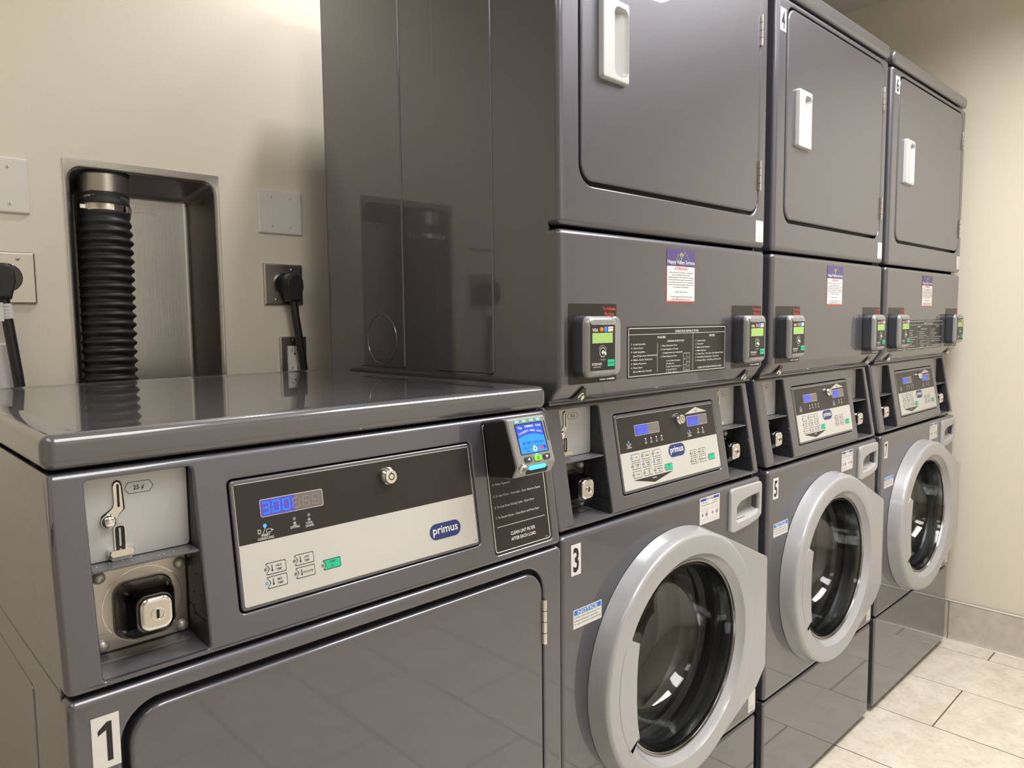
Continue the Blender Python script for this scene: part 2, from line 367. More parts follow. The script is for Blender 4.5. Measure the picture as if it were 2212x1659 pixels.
# ------------------------------------------------------------------ shared machine pieces
def coin_bay(parent, x0, z0, z1, Mc, dy, wd=.1045):
    """liner, coin plate, shelf, coin slide, coin box; dy = offset in depth against the front dryer"""
    x1 = x0+wd; yb = .0325+dy; yp = .0160+dy
    g = G(); t = .0015
    fr = [Mc(x0, z, 0)[1]+.0052 for z in (z0, z1)]
    for xa in (x0+.0002, x1-.0002):      # side walls, stepped
        g.add([(xa, fr[0], z0), (xa, yb, z0), (xa, yb, z1), (xa, fr[1], z1)], [[0, 1, 2, 3]], 'dark_plastic')
    g.add([(x0, fr[1], z1-.0002), (x1, fr[1], z1-.0002), (x1, yb, z1-.0002), (x0, yb, z1-.0002)], [[0, 1, 2, 3]], 'dark_plastic')
    g.add([(x0, yb+.0008, z0), (x1, yb+.0008, z0), (x1, yb+.0008, z1), (x0, yb+.0008, z1)], [[0, 1, 2, 3]], 'dark_plastic')
    # floor: front ledge and a small step down
    ym = fr[0]+(yb-fr[0])*.62
    g.add([(x0, fr[0], z0+.0004), (x1, fr[0], z0+.0004), (x1, ym, z0+.002), (x0, ym, z0+.002)], [[0, 1, 2, 3]], 'shelf_plastic')
    g.add([(x0, ym, z0+.002), (x1, ym, z0+.002), (x1, ym+.001, z0+.0035), (x0, ym+.001, z0+.0035)], [[0, 1, 2, 3]], 'dark_plastic')
    g.add([(x0, ym+.001, z0+.0035), (x1, ym+.001, z0+.0035), (x1, yb, z0+.004), (x0, yb, z0+.004)], [[0, 1, 2, 3]], 'shelf_plastic')
    # ribs and rivets on the right side wall
    SM = lambda u, v, w: (x1-.0003-w, u, v)
    rect(g, yb-.018, yb-.0172, z0+.004, z0+.1, .0006, SM, 'black')
    rect(g, fr[0]+.004, yb-.018, z0+.028, z0+.0292, .0006, SM, 'black')
    for q, (fy, zz) in enumerate([(.5, .075), (.35, .053), (.68, .053), (.3, .037), (.7, .037), (.3, .014), (.72, .014), (.12, .037), (.12, .08)]):
        yy = yb-(yb-fr[0])*fy
        dome(g, yy, z0+zz, .0013, .0008, 0, SM, 'dark_plastic', 8)
    bay = g.build('coin_bay', parent)
    g = G(); zs = z0+.1065                                  # shelf
    yf = Mc(0, zs, 0)[1]+.0035
    zbox(g, x0+.0004, x1-.0004, yf, yb, zs-.003, zs, .0010, 'shelf_plastic', R=.0005, seg=2, n=1)
    for q in range(9): dome(g, x0+.01+.0105*q+random.uniform(-.003, .003), yf+random.uniform(.006, (yp-yf)*.8), .0006, .0004, zs, lambda u, v, w: (u, v, w), 'off_white', 6)
    g.build('shelf', bay)
    Mp = front(yp)
    g = G(); panel(g, (x0+.001, x1-.001, zs+.0005, z1-.001, .004), Mp, 'coin_plate', wb=-.001, r=.0006, seg=1)
    hx, hz = x0+.0545, zs+.0725
    hexa = [(hx-.0145, hz), (hx-.0105, hz+.0062), (hx+.0105, hz+.0062), (hx+.0145, hz), (hx+.0105, hz-.0062), (hx-.0105, hz-.0062)]
    ringline(g, hexa, [(hx+(a-hx)*.96, hz+(b_-hz)*.92) for a, b_ in hexa], .0002, Mp, 'black_print')
    text(g, '25', hx-.0055, hz-.0023, .0046, .0002, Mp, 'black_print', bold=.02, sx=.9)
    text(g, 'c', hx+.0024, hz-.0023, .0046, .0002, Mp, 'black_print', bold=.02, sx=.8)
    g.add([Mp(*p, .0002) for p in ((hx+.0024, hz-.0034), (hx+.0030, hz-.0034), (hx+.0056, hz+.0024), (hx+.0050, hz+.0024))], [[0, 1, 2, 3]], 'black_print')
    g.build('coin_plate', bay, 'light grey plate marked 25 cents')
    # coin slide
    g = G(); cx = x0+.0335
    rim = [(cx-.0045, zs+.078), (cx-.003, zs+.0815), (cx, zs+.083), (cx+.003, zs+.0815), (cx+.0045, zs+.078), (cx+.0062, zs+.056), (cx+.0062, zs+.052), (cx+.002, zs+.048), (cx-.001, zs+.044),
           (cx-.004, zs+.036), (cx-.0135, zs+.034), (cx-.0175, zs+.041), (cx-.0155, zs+.048), (cx-.010, zs+.0515), (cx-.0055, zs+.055), (cx-.0042, zs+.060)]
    for nm, sc, ww in (('black', 1.0, .0006), ('chrome', .84, .0024)):
        c0 = (cx-.004, zs+.056)
        slab(g, [(c0[0]+(a-c0[0])*(1 if nm == 'black' else .80), c0[1]+(b_-c0[1])*(1 if nm == 'black' else .94)) for a, b_ in rim], 0, ww, Mp, nm)
    slab(g, rr(cx-.0011, cx+.0012, zs+.055, zs+.079, .0008, 3), .0024, .0026, Mp, 'black')
    slab(g, rr(cx-.0052, cx+.0052, zs+.011, zs+.036, .004, 4), 0, .0012, Mp, 'black')
    frame(g, cx-.0058, cx+.0058, zs+.009, zs+.0365, .0012, .0018, Mp, 'chrome', R=.0045, n=4)
    rect(g, cx-.0008, cx+.0010, zs+.014, zs+.033, .0014, Mp, 'grey_print')
    g.loft([mp(rr(cx-.0135+d_, cx+.0125-d_, zs+.0045+d_*.3, zs+.0125-d_*.3, .003, 4), q, Mp) for q, d_ in ((0, 0), (.007, .0005), (.0095, .002))], 'chrome', cap1=True)
    g.loft([mp(rr(cx-.0105, cx+.0095, zs+.0003, zs+.006, .002, 3), q, Mp) for q in (0, .006)], 'coin_plate', cap1=True)
    g.build('coin_slide', bay, 'chrome coin slide with a slot')
    g = G()
    dome(g, cx-.0100, zs+.0415, .0078, .0065, .003, Mp, 'chrome', 20); lathe(g, cx-.0100, zs+.0415, [(.0035, 0), (.0035, .004)], Mp, 'chrome', 12)
    g.build('coin_slide_knob', bay)
    # steel plate and coin box
    Ms = front(yb)
    g = G(); panel(g, (x0+.0012, x1-.0012, z0+.005, zs-.0035, .002), Ms, 'steel', wb=-.0005, r=.0005, seg=1)
    for bx, bz in ((.0155, .0125), (.0155, .086), (.0965, .0115), (.0965, .083)): dome(g, x0+bx, z0+bz, .0067, .0052, 0, Ms, 'bolt_steel', 18)
    for bx in (.0085, .0935):
        for q in range(3): ringline(g, ell(x0+bx, z0+.046+q*.0062, .003, .003, 16), ell(x0+bx, z0+.046+q*.0062, .0024, .0024, 16), .0002, Ms, 'grey_print')
    ringline(g, ell(x0+.0575, z0+.048, .041, .041, 40), ell(x0+.0575, z0+.048, .0402, .0402, 40), .0003, Ms, 'chrome')
    g.build('mounting_plate', bay, 'polished steel plate with four domed bolts')
    g = G(); A_, B_ = (.027, .0875, .0135, .0775), (.0375, .0715, .0335, .0705)
    L = []
    for q, (f_, w_) in enumerate([(-.03, 0), (.0, .003), (.04, .0055), (.10, .006), (.16, .012), (.30, .024), (.6, .036), (.86, .044), (.95, .046)]):
        b4 = [a+(c-a)*f_ for a, c in zip(A_, B_)]
        L.append(mp(rr(x0+b4[0], x0+b4[1], z0+b4[2], z0+b4[3], .016-.006*f_, 5), w_, Ms))
    g.loft(L[:4], 'steel'); g.loft(L[3:], 'dark_chrome', cap1=True)
    g.build('coin_box', bay, 'dark chrome coin box housing')
    g = G(); q4 = (x0+B_[0], x0+B_[1], z0+B_[2], z0+B_[3])
    g.loft([mp(rr(*q4, .011, 6, d=a), w_, Ms) for a, w_ in ((.001, .043), (0, .047), (.0005, .0515), (.0025, .0538), (.005, .0545), (.006, .0542))], 'chrome', cap1=True)
    kx, kz = (q4[0]+q4[1])/2+.0005, (q4[2]+q4[3])/2
    lathe(g, kx, kz, [(.0066, .0542), (.0066, .0556), (.0058, .0558), (.0056, .0545), (.0045, .0545)], Ms, 'chrome', 24, cap1=True)
    slab(g, rr(kx-.0014, kx+.0014, kz-.0045, kz+.0045, .0006, 2), .0545, .0551, Ms, 'black')
    g.build('coin_box_lock', bay, 'chrome keyed lock face')
    return bay

def notch_button(parent, x, z, wd, h, M, w, fill, lines, icon=None, led=None, th=.0042):
    """flat keypad button with a notched left side and a lamp beside it"""
    g = G()
    def shp(d):
        x0, x1, z0, z1 = x+d, x+wd-d, z+d, z+h-d; c = z+h/2; nr = h*.26
        P = [(x0+.0006, z0), (x1-.001, z0), (x1, z0+.001), (x1, z1-.001), (x1-.001, z1), (x0+.0006, z1), (x0-.0006, z1-.0012)]
        P += [(x0-.0002+nr*.95*math.sin(a), c+nr*math.cos(a)) for a in (0.35, .8, PI/2, PI-.8, PI-.35)]
        P += [(x0-.0006, z0+.0012)]
        return P
    def ff(L, w_, nme):
        tri = tessellate_polygon([[Vector((a, b_, 0)) for a, b_ in L]]); g.add(mp(L, w_, M), [list(t) for t in tri], nme)
    ff(shp(0), w, 'black_print'); ff(shp(.00075), w+.0001, fill)
    tx = x+wd*(.62 if icon else .54)
    n_ = len(lines)
    for q, s_ in enumerate(lines):
        hh = h*(.20 if n_ > 1 else .19) if n_ < 3 else h*.15
        zz = z+h*.5+(n_/2-q-.86)*hh*1.65
        if fill == 'green_button': zz = z+h*.62
        text(g, s_, tx, zz, hh, w+.0002, M, 'black_print', al='c', sx=.80, width=None if len(s_) < 7 else wd*.56, bold=.015)
    ix = x+wd*.28; c = z+h/2
    if icon == 'thermo':
        rect(g, ix-.0005, ix+.0005, c-h*.1, c+h*.3, w+.0002, M, 'black_print'); flat(g, ell(ix, c-h*.17, .0012, .0012, 10), w+.0002, M, 'black_print')
    elif icon == 'tub':
        frame(g, ix-.0026, ix+.0026, c-h*.2, c+h*.22, .0004, w+.0002, M, 'grey_print', R=.0006, n=2)
    if fill == 'green_button':
        d_ = h*.15; P = [(x+wd*.5-d_, z+h*.3), (x+wd*.5, z+h*.3-d_), (x+wd*.5+d_, z+h*.3), (x+wd*.5, z+h*.3+d_)]
        ringline(g, P, [(x+wd*.5+(a-x-wd*.5)*.75, z+h*.3+(b_-z-h*.3)*.75) for a, b_ in P], w+.0002, M, 'black_print')
    flat(g, ell(x-.0008, z+h/2, .0017, .0017, 14), w+.00015, M, 'black_print')
    flat(g, ell(x-.0008, z+h/2, .0014, .0014, 14), w+.0002, M, led or 'led_off')
    return g.build('button', parent, 'green start button' if fill == 'green_button' else None, smooth=False)

def display(parent, x0, x1, z0, z1, M, w, chars, label):
    g = G()
    flat(g, rr(x0, x1, z0, z1, .0022, 4), w, M, 'off_white'); t = .0006
    flat(g, rr(x0+t, x1-t, z0+t, z1-t, .0018, 4), w+.0001, M, 'window_off')
    n_ = 6; pw = (x1-x0-.004)/n_; h = (z1-z0)*.66; zz = z0+(z1-z0)*.17
    lit = len([c for c in chars if c != '.'])
    flat(g, rr(x0+t, x0+.002+pw*3.25 if lit > 2 else x0+.002+pw*lit, z0+t, z1-t, .0018, 4), w+.0002, M, 'window_blue')
    i = 0
    for c in chars:
        xx = x0+.0022+pw*i
        if c == '.': rect(g, xx-.0014, xx-.0004, zz, zz+.001, w+.0004, M, 'segment_blue'); continue
        seg7(g, c, xx, zz, pw*.74, h, w+.0004, M, 'segment_blue', t=.0013); i += 1
    for q in range(i, n_):
        xx = x0+.0022+pw*q; seg7(g, '8', xx, zz, pw*.70, h*.92, w+.0003, M, 'segment_off', t=.0009)
    return g.build('display', parent, label, smooth=False)
def key_lock(parent, x, z, M, w):
    g = G(); k = 1.
    lathe(g, x, z, [(.0115, w-.004), (.0115, w+.004), (.0113, w+.0065), (.0092, w+.0090), (.0088, w+.0112), (.0080, w+.0118), (.0045, w+.0118), (.0042, w+.0105), (.0034, w+.0105), (.0032, w+.0118), (.0001, w+.0118)], M, 'chrome', 28)
    ringline(g, ell(x, z, .0046, .0046, 24), ell(x, z, .0034, .0034, 24), w+.01195, M, 'black')
    slab(g, rr(x-.0006, x+.0006, z+.0036, z+.006, .0003, 2), w+.0118, w+.012, M, 'black')
    return g.build('key_lock', parent, 'round chrome tubular key lock')
def logo(parent, x0, x1, z0, z1, M, w):
    g = G(); R = (z1-z0)/2
    flat(g, rr(x0, x1, z0, z1, R, 8), w, M, 'logo_blue')
    text(g, 'primus', (x0+x1)/2, z0+(z1-z0)*.36, (z1-z0)*.50, w+.0002, M, 'white_print', width=(x1-x0)*.80, al='c', bold=.012)
    return g.build('logo_badge', parent, 'dark blue oval badge reading primus', smooth=False)
def indicator(g, x, z, M, w, led, lines, kind, s=1.):
    flat(g, ell(x, z, .0021*s, .0021*s, 14), w, M, led)
    c = 'white_print'; y = z-.0065*s
    if kind == 'coin':
        y = z-.0032*s
        text(g, 'D', x-.0085*s, y-.0046*s, .0050*s, w, M, c, sx=.8); g.add([M(*p, w) for p in ((x-.0035*s, y-.0058*s), (x-.003*s, y-.0058*s), (x+.0005*s, y+.0012*s), (x, y+.0012*s))], [[0, 1, 2, 3]], c)
        frame(g, x+.001*s, x+.0072*s, y-.0046*s, y-.0008*s, .0004*s, w, M, c, R=.0005, n=2); rect(g, x+.0072*s, x+.0092*s, y-.003*s, y-.0022*s, w, M, c)
        y -= .0080*s
    elif kind == 'heat':
        y = z-.0036*s
        for q in (-.0012, 0, .0012): rect(g, x+(q-.0003)*s, x+(q+.0003)*s, y-.0030*s, y, w, M, c)
        rect(g, x-.0024*s, x+.0024*s, y-.0042*s, y-.0037*s, w, M, c); y -= .0072*s
    elif kind == 'cool':
        y = z-.0036*s
        for a in range(3):
            t_ = a*PI/3; dx, dz = math.cos(t_), math.sin(t_)
            g.add([M(x+(p*dx-q*dz)*s, y-.0018*s+(p*dz+q*dx)*s, w) for p, q in ((-.0024, -.0002), (.0024, -.0002), (.0024, .0002), (-.0024, .0002))], [[0, 1, 2, 3]], c)
        y -= .0068*s
    elif kind == 'tub':
        y = z-.0036*s
        frame(g, x-.0024*s, x+.0024*s, y-.0042*s, y, .0004*s, w, M, c, R=.0006, n=2); y -= .0078*s
    for q, t_ in enumerate(lines): text(g, t_, x, y-q*.0034*s, .0026*s, w, M, c, al='c', sx=.85, bold=.01)

def door_handle(parent, x0, x1, z0, z1, name='handle'):
    """low pull plate with a thick left bar and a pocket that runs up to the right rim"""
    g = G(); n = 6
    def sh(P, w_, lean=0.): return [(a, -(w_*(1-lean*(a-x0)/(x1-x0))), b_) for a, b_ in P]
    out = lambda d: rr(x0, x1, z0, z1, .006, n, d=d)
    bow = lambda P: [(a+(-.0016*(1-((b_-(z0+z1)/2)/((z1-z0)/2))**2) if a < (x0+x1)/2 else .0016*(1-((b_-(z0+z1)/2)/((z1-z0)/2))**2)), b_) for a, b_ in P]
    hx0, hx1, hz0, hz1 = x0+.0315, x1-.0035, z0+.010, z1-.012
    hole = lambda d: rr(hx0, hx1, hz0, hz1, .012, n, d=d)
    g.loft([sh(bow(out(0)), .0005), sh(bow(out(.0004)), .0085, .25), sh(bow(out(.0014)), .0105, .25), sh(bow(out(.003)), .0112, .25)], 'handle_plastic')
    A_, B_ = bow(out(.003)), hole(-.0012)
    tri = tessellate_polygon([[Vector((a, b_, 0)) for a, b_ in P] for P in (A_, B_)])
    g.add(sh(A_, .0112, .25)+sh(B_, .0112, .25), [list(t) for t in tri], 'handle_plastic')
    dp = lambda P: [(a, .014-.020*max(0, (a-hx0-.006)/(hx1-hx0-.006))**1.3, b_) for a, b_ in P]
    g.loft([sh(B_, .0112, .25), sh(hole(0), .0098, .25), dp(hole(.0022)), dp(hole(.006))], 'handle_plastic')
    # floor of the pocket as strips so that it curves
    xs = [hx0+.006+(hx1-hx0-.012)*i/6 for i in range(7)]
    for a, b_ in zip(xs[:-1], xs[1:]):
        q = dp([(a, hz0+.005), (b_, hz0+.005), (b_, hz1-.005), (a, hz1-.005)]); q = [(p[0], p[1]-.0002, p[2]) for p in q]; g.add(q, [[0, 1, 2, 3]], 'handle_plastic')
    g.add(dp(hole(.006)), [list(range(len(hole(.006))))], 'handle_plastic')
    return g.build(name, parent, 'light grey vertical pull handle', ang=40)
def hinge(parent, x, z0, z1, y, h=.0035):
    g = G(); M = front(y)
    tube(g, [(x, y-h, z0), (x, y-h, z1)], .0038, 'chrome', 12)
    for q in (.25, .5, .75):
        zz = z0+(z1-z0)*q; tube(g, [(x, y-h, zz-.0004), (x, y-h, zz+.0004)], .0041, 'black', 12)
    slab(g, rr(x-.004, x+.005, z0, z1, .001, 2), 0, .0012, M, 'steel')
    return g.build('hinge', parent, 'chrome door hinge')
def number_sticker(parent, ch, x0, x1, z0, z1, M, w=.0004):
    g = G(); rect(g, x0, x1, z0, z1, w, M, 'white')
    H = (z1-z0)*.74; zz = z0+(z1-z0)*.13; cx = (x0+x1)/2; wd = x1-x0
    if ch == '1':
        t = wd*.20; P = [(cx-.0+t*.1, zz), (cx+t*1.1, zz), (cx+t*1.1, zz+H), (cx+t*.25, zz+H), (cx-t*1.4, zz+H*.82), (cx-t*1.4, zz+H*.70), (cx+t*.1, zz+H*.80)]
        tri = tessellate_polygon([[Vector((a, b_, 0)) for a, b_ in P]]); g.add(mp(P, w+.0002, M), [list(t_) for t_ in tri], 'black_print')
    else:
        text(g, ch, cx, zz, H, w+.0002, M, 'black_print', width=wd*.58, al='c', bold=.025)
    return g.build('number_sticker', parent, 'white sticker with black number '+ch, smooth=False)

# ------------------------------------------------------------------ front dryer (number 1), local x 0..wD
XD, YD, WD = -.7251, 0.0, .6962
dry = thing('tumble_dryer', 'grey front tumble dryer numbered 1, lower machine at the left with glossy lid', 'tumble dryer', (XD, YD, 0))
ox = -XD
FZ = -.030                       # door plane
Md = front(FZ, .15)
Mdf = front(FZ)
g = G()                          # cabinet shell
box(g, .003, .006, -.004, .70, .02, 1.090, 'paint'); box(g, WD-.006, WD-.003, .02, .70, .02, 1.090, 'paint')
box(g, .003, WD-.003, .697, .70, .02, 1.090, 'paint')
SMl = lambda u, v, w: (.003-w, u, v)
g.build('cabinet', dry, smooth=False)
g = G()                          # lower left side panel stands slightly proud with a pressed field
panel(g, (-.004, .70, .02, .8755, .002), SMl, 'paint', wf=.0012, wb=0, r=.001, seg=2)
panel(g, (.122, .62, .12, .838, .012), SMl, 'paint', wf=.0022, wb=.001, r=.001, seg=2)
g.build('side_panel', dry)
g = G(); panel(g, (-.0065, .70, .8775, 1.091, .001), SMl, 'paint', wf=.0010, wb=0, r=.001, seg=2)
g.build('side_panel', dry)
g = G()                          # lid with a raised rolled border
zbox(g, 0, WD, -.0005, .708, 1.0925, 1.128, .011, 'paint_lid', R=.013, seg=6, n=6, cap=False)
Lz = lambda d, z: [(a, b_, z) for a, b_ in rr(0, WD, -.0005, .708, .013, 6, d=d)]
g.loft([Lz(.011, 1.128), Lz(.020, 1.1283), Lz(.032, 1.1272), Lz(.040, 1.1258)], 'paint_lid', cap1=True)
g.build('lid', dry, 'glossy grey top lid')
g = G()                          # console
BAY = (.0345, .139, .884, 1.0795, .005)
PAN = (.1745, .5295, .9105, 1.0585, .006)
panel(g, (.0015, WD-.0015, .878, 1.0895, .008), Md, 'paint', holes=[BAY, PAN, (.555, .6765, .8885, 1.0825, .005)], wb=-.024, r=.006, hr=.003, hwb=-.0065, seg=4)
g.build('console', dry)
g = G()                          # label area for instructions: black glossy card with white rule
panel(g, (.5548, .6767, .8883, 1.0827, .005), Md, 'black_label', wf=-.0018, wb=-.003, r=.0006, seg=1)
frame(g, .5575, .674, .8915, 1.0795, .0011, -.0016, Md, 'white_print', R=.004)
T = lambda s_, x, z, h=.0036, **k: text(g, s_, x, z, h, -.0016, Md, 'white_print', **k)
T('1. Load Laundry', .5645, 1.0405, .0030, width=.028); T('2. Close Door', .5645, 1.0235, .0030, width=.025); T('3. Make Cycle Selection', .5645, 1.0065, .0030, width=.04)
T('4. Make Payment', .5645, .9885, .0032, width=.036); T('5. To Start Dryer - Press Start - Door Must be Closed', .5645, .9715, .0032, width=.098)
T('6. To Stop Dryer During Cycle - Open Door', .5645, .9555, .0032, width=.083); T('7. To Restart Dryer - Close Door and Press Start', .5645, .9400, .0032, width=.091)
rect(g, .5655, .666, .9275, .9282, -.0016, Md, 'white_print')
T('CLEAN LINT FILTER', .6165, .9120, .0048, width=.052, al='c', bold=.01); T('AFTER EACH LOAD', .6165, .9035, .0048, width=.052, al='c', bold=.01)
T('803686', .668, .8945, .0014, al='r')
g.build('instruction_plate', dry, 'black plate of numbered operating steps in white print', smooth=False)
g = G()                          # control panel
panel(g, (.1762, .5278, .9122, 1.0568, .005), Md, 'paint', wf=.0004, wb=-.012, r=.002)
LX0, LX1, LZ0, LZ1, LD = .1800, .5240, .9165, 1.0525, .9845
flat(g, rr(LX0, LX1, LZ0, LZ1, .0025, 3), .0006, Md, 'off_white')
rect(g, LX0+.0005, LX1-.0005, LD, LZ1-.0006, .0007, Md, 'black_label'); rect(g, LX0+.0005, LX1-.0005, LZ0+.0005, LD, .0007, Md, 'silver_label')
W1 = .0010
indicator(g, ox-.5130, 1.0015, Md, W1, 'led_blue', ['INSERT', 'COINS/CARD'], 'coin', 1.05)
indicator(g, ox-.4765, 1.0025, Md, W1, 'led_off', ['DRYING'], 'heat', 1.0)
indicator(g, ox-.4577, 1.0035, Md, W1, 'led_off', ['COOL', 'DOWN'], 'cool', 1.0)
text(g, '513022', LX1-.002, LZ0+.003, .0016, W1, Md, 'black_print', al='r')
cp = g.build('control_panel', dry, 'black over silver control panel with blue display')
display(cp, ox-.5167, ox-.4368, 1.0112, 1.0313, Md, W1, '3.00', 'blue lit display reading 3.00')
key_lock(cp, ox-.3427, 1.0330, Md, .0008)
logo(cp, ox-.2842, ox-.2302, .9345, .9560, Md, W1)
notch_button(cp, ox-.5165, .9460, .0240, .0132, Md, W1, 'silver_label', ['HIGH', 'TEMP'], 'thermo')
notch_button(cp, ox-.5165, .9305, .0240, .0132, Md, W1, 'silver_label', ['MED', 'TEMP'], 'thermo', led='led_blue')
notch_button(cp, ox-.4810, .9480, .0240, .0125, Md, W1, 'silver_label', ['LOW', 'TEMP'], 'thermo')
notch_button(cp, ox-.4810, .9330, .0240, .0125, Md, W1, 'silver_label', ['DELICATES'], 'thermo')
notch_button(cp, ox-.4455, .9345, .0235, .0120, Md, W1, 'green_button', ['START'])
coin_bay(dry, BAY[0], BAY[2], BAY[3], Md, 0.0)
g = G()                          # front with door opening
DO = (.0470, .6525, .30, .8535, .040)
panel(g, (.0015, WD-.0015, .02, .8735, .008), Mdf, 'paint', holes=[DO], wf=0, wb=-.024, r=.007, hr=.004, hwb=-.02, seg=4, n=8)
g.build('front_panel', dry)
g = G()
panel(g, (.0535, .6495, .308, .8455, .036), Mdf, 'paint', wf=.0012, wb=-.018, r=.005, seg=4, n=8)
box(g, .047, .653, FZ+.017, FZ+.019, .295, .86, 'black')
dd = g.build('door', dry)
hinge(dd, .6515, .727, .798, FZ, .003)
number_sticker(dry, '1', ox-.7045, ox-.6795, .8000-.0015, .8525, Mdf)

# ------------------------------------------------------------------ card reader on the front dryer
def screen_reader(loc, label):
    t = thing('card_reader', label, 'card reader', loc, 'coin machine card readers')
    prof = [(0, 0), (-.0475, .0095), (-.0495, .0070), (-.0712, -.0556), (-.0700, -.0590), (-.0634, -.0727), (-.0130, -.0785)]
    prof = [(y, z) for y, z in prof]
    Wd = .077
    g = G()
    n_ = len(prof)
    for xa, xb, nm, ins in ((0, .0045, 'reader_black', 0), ):
        pass
    def sec(x, s_): 
        c = (-.035, -.034); return [(x, c[0]+(y-c[0])*s_, c[1]+(z-c[1])*s_) for y, z in prof]
    g.loft([sec(.0, .97), sec(.0015, .985)], 'reader_black', cap0=True)
    # body: back part black, front part grey
    g.loft([sec(.0015, .985), sec(Wd-.0015, .985), sec(Wd, .97)], 'reader_black', cap1=True)
    g.build('body', t)
    # grey face shell
    a = Vector((0, -.0495, .0070)); b_ = Vector((0, -.0712, -.0556)); d = (b_-a); Lf = d.length; d.normalize(); nr = Vector((0, d.z, -d.y))
    if nr.y > 0: nr = -nr
    MF = lambda u, v, w: tuple(Vector((u, 0, 0))+a+d*v+nr*w)
    g = G()
    top = Vector((0, -.0475, .0095)); low = Vector((0, -.0634, -.0727))
    def strip(x, off): return [(x, p.y+off*nr.y, p.z+off*nr.z) for p in (Vector((0, -.040, .0097)), top, a+nr*.001, b_+nr*.001, Vector((0, -.0700, -.0590))+nr*.001, low, Vector((0, -.050, -.0740)))]
    g.loft([strip(-.0004, -.004), strip(-.0004, -.0005), strip(.0018, .0012), strip(Wd-.0018, .0012), strip(Wd+.0004, -.0005), strip(Wd+.0004, -.004)], 'reader_shell', closed=False)
    g.build('face_shell', t, 'grey bevelled face', ang=25)
    g = G()
    x0, x1, v0, v1 = .0125, .0655, .0075, .0500
    slab(g, rr(x0-.0015, x1+.0025, v0-.0015, v1+.001, .002, 3), .002, .0026, MF, 'reader_black')
    rect(g, x0, x1, v0, v1, .0028, MF, 'screen_blue')
    # deep blue header with an arched lower edge
    arc = [(x0+(x1-x0)*i/12, v0+.0195-.0045*math.sin(PI*i/12)) for i in range(13)]
    P = [(x0, v0), (x1, v0)]+arc[::-1]
    tri = tessellate_polygon([[Vector((p, q, 0)) for p, q in P]]); g.add(mp(P, .0029, MF), [list(t_) for t_ in tri], 'screen_deep')
    MT = lambda u, v, w: MF(u, -v, w)
    for s_, x, v, h, wd, al, c in (('Pay', x0+.0045, v0+.0058, .0030, .0070, 'l', 'screen_white'), ('SPYDERWASH', (x0+x1)/2, v0+.0050, .0030, .0170, 'c', 'screen_white'), ('G Pay', x1-.0025, v0+.0052, .0030, .0105, 'r', 'screen_white'),
                                ('$3.00 / 60 min', (x0+x1)/2+.001, v0+.0295, .0040, .0420, 'c', 'screen_text'), ('Use Coin Or Card', (x0+x1)/2+.001, v0+.0360, .0040, .0460, 'c', 'screen_text'),
                                ('VISA', x0+.0130, v1-.0020, .0024, .0070, 'c', 'screen_text')):
        text(g, s_, x, -v, h, .0031, MT, c, width=wd, al=al)
    # arched slogan
    s_ = 'PAYMENTS MADE EASY'
    for i, ch in enumerate(s_):
        if ch == ' ': continue
        f_ = (i+.5)/len(s_); text(g, ch, x0+.003+(x1-x0-.006)*f_, -(v0+.0155-.0042*math.sin(PI*f_)), .0030, .0031, MT, 'screen_white', al='c', sx=.7)
    flat(g, ell(x0+.0280, v1-.0055, .0042, .0042, 16), .0031, MF, 'screen_white'); flat(g, ell(x0+.0280, v1-.0055, .0022, .0022, 12), .0032, MF, 'screen_blue')
    for xx, c in ((.039, 'red_print'), (.046, 'navy_print')): rect(g, x0+xx, x0+xx+.0055, v1-.0075, v1-.0030, .0031, MF, c)
    g.build('screen', t, 'blue lit screen reading payments made easy', smooth=False)
    for q4_ in [(.0145+.0145*q, .0205+.0145*q, .0012, .0042) for q in range(4)]+[(.0395, .0425, .0520, .0545)]:
        g = G(); slab(g, rr(*q4_, .0006, 2), .002, .0032, MF, 'led_green'); g.build('lamp', t, 'small lit green lamp')
    g = G(); slab(g, rr(Wd-.0055, Wd-.004, .006, .036, .0005, 2), .001, .0026, MF, 'black'); g.build('side_slot', t)
    g = G(); slab(g, rr(.0150, .0290, .0545, .0625, .003, 3), .0018, .0042, MF, 'reader_side', r=.0008)
    flat(g, [(.0195, .0585), (.0245, .0562), (.0245, .0608)], .0045, MF, 'white_print'); g.build('arrow_button', t, 'dark left arrow button')
    g = G(); slab(g, rr(.0340, .0480, .0545, .0625, .0015, 3), .0018, .0045, MF, 'lime', r=.0008)
    ringline(g, ell(.041, .0585, .0020, .0026, 14), ell(.041, .0585, .0013, .0018, 14), .0048, MF, 'black_print'); g.build('enter_button', t, 'green button marked 0')
    g = G(); slab(g, rr(.0530, .0670, .0545, .0625, .003, 3), .0018, .0042, MF, 'reader_side', r=.0008)
    flat(g, [(.0625, .0585), (.0575, .0562), (.0575, .0608)], .0045, MF, 'white_print'); g.build('arrow_button', t, 'dark right arrow button')
    # card slot with glowing bar in the underside bevel
    a2 = Vector((0, -.0712, -.0560)); d2 = (Vector((0, -.0634, -.0727))-a2); d2.normalize(); n2_ = Vector((0, d2.z, -d2.y))
    if n2_.y > 0: n2_ = -n2_
    MS = lambda u, v, w: tuple(Vector((u, 0, 0))+a2+d2*v+n2_*w)
    g = G(); slab(g, rr(.0235, .0560, .0010, .0060, .0012, 3), .0015, .0042, MS, 'led_cyan', r=.0006); g.build('light_bar', t, 'glowing blue light bar')
    g = G(); slab(g, rr(.0215, .0640, .0075, .0145, .001, 3), .001, .0022, MS, 'black'); g.build('card_slot', t)
    g = G(); dome(g, .0088, .0010, .0062, .0022, .004, MS, 'white', 18); lathe(g, .0088, .001, [(.0066, .001), (.0066, .004)], MS, 'chrome', 18)
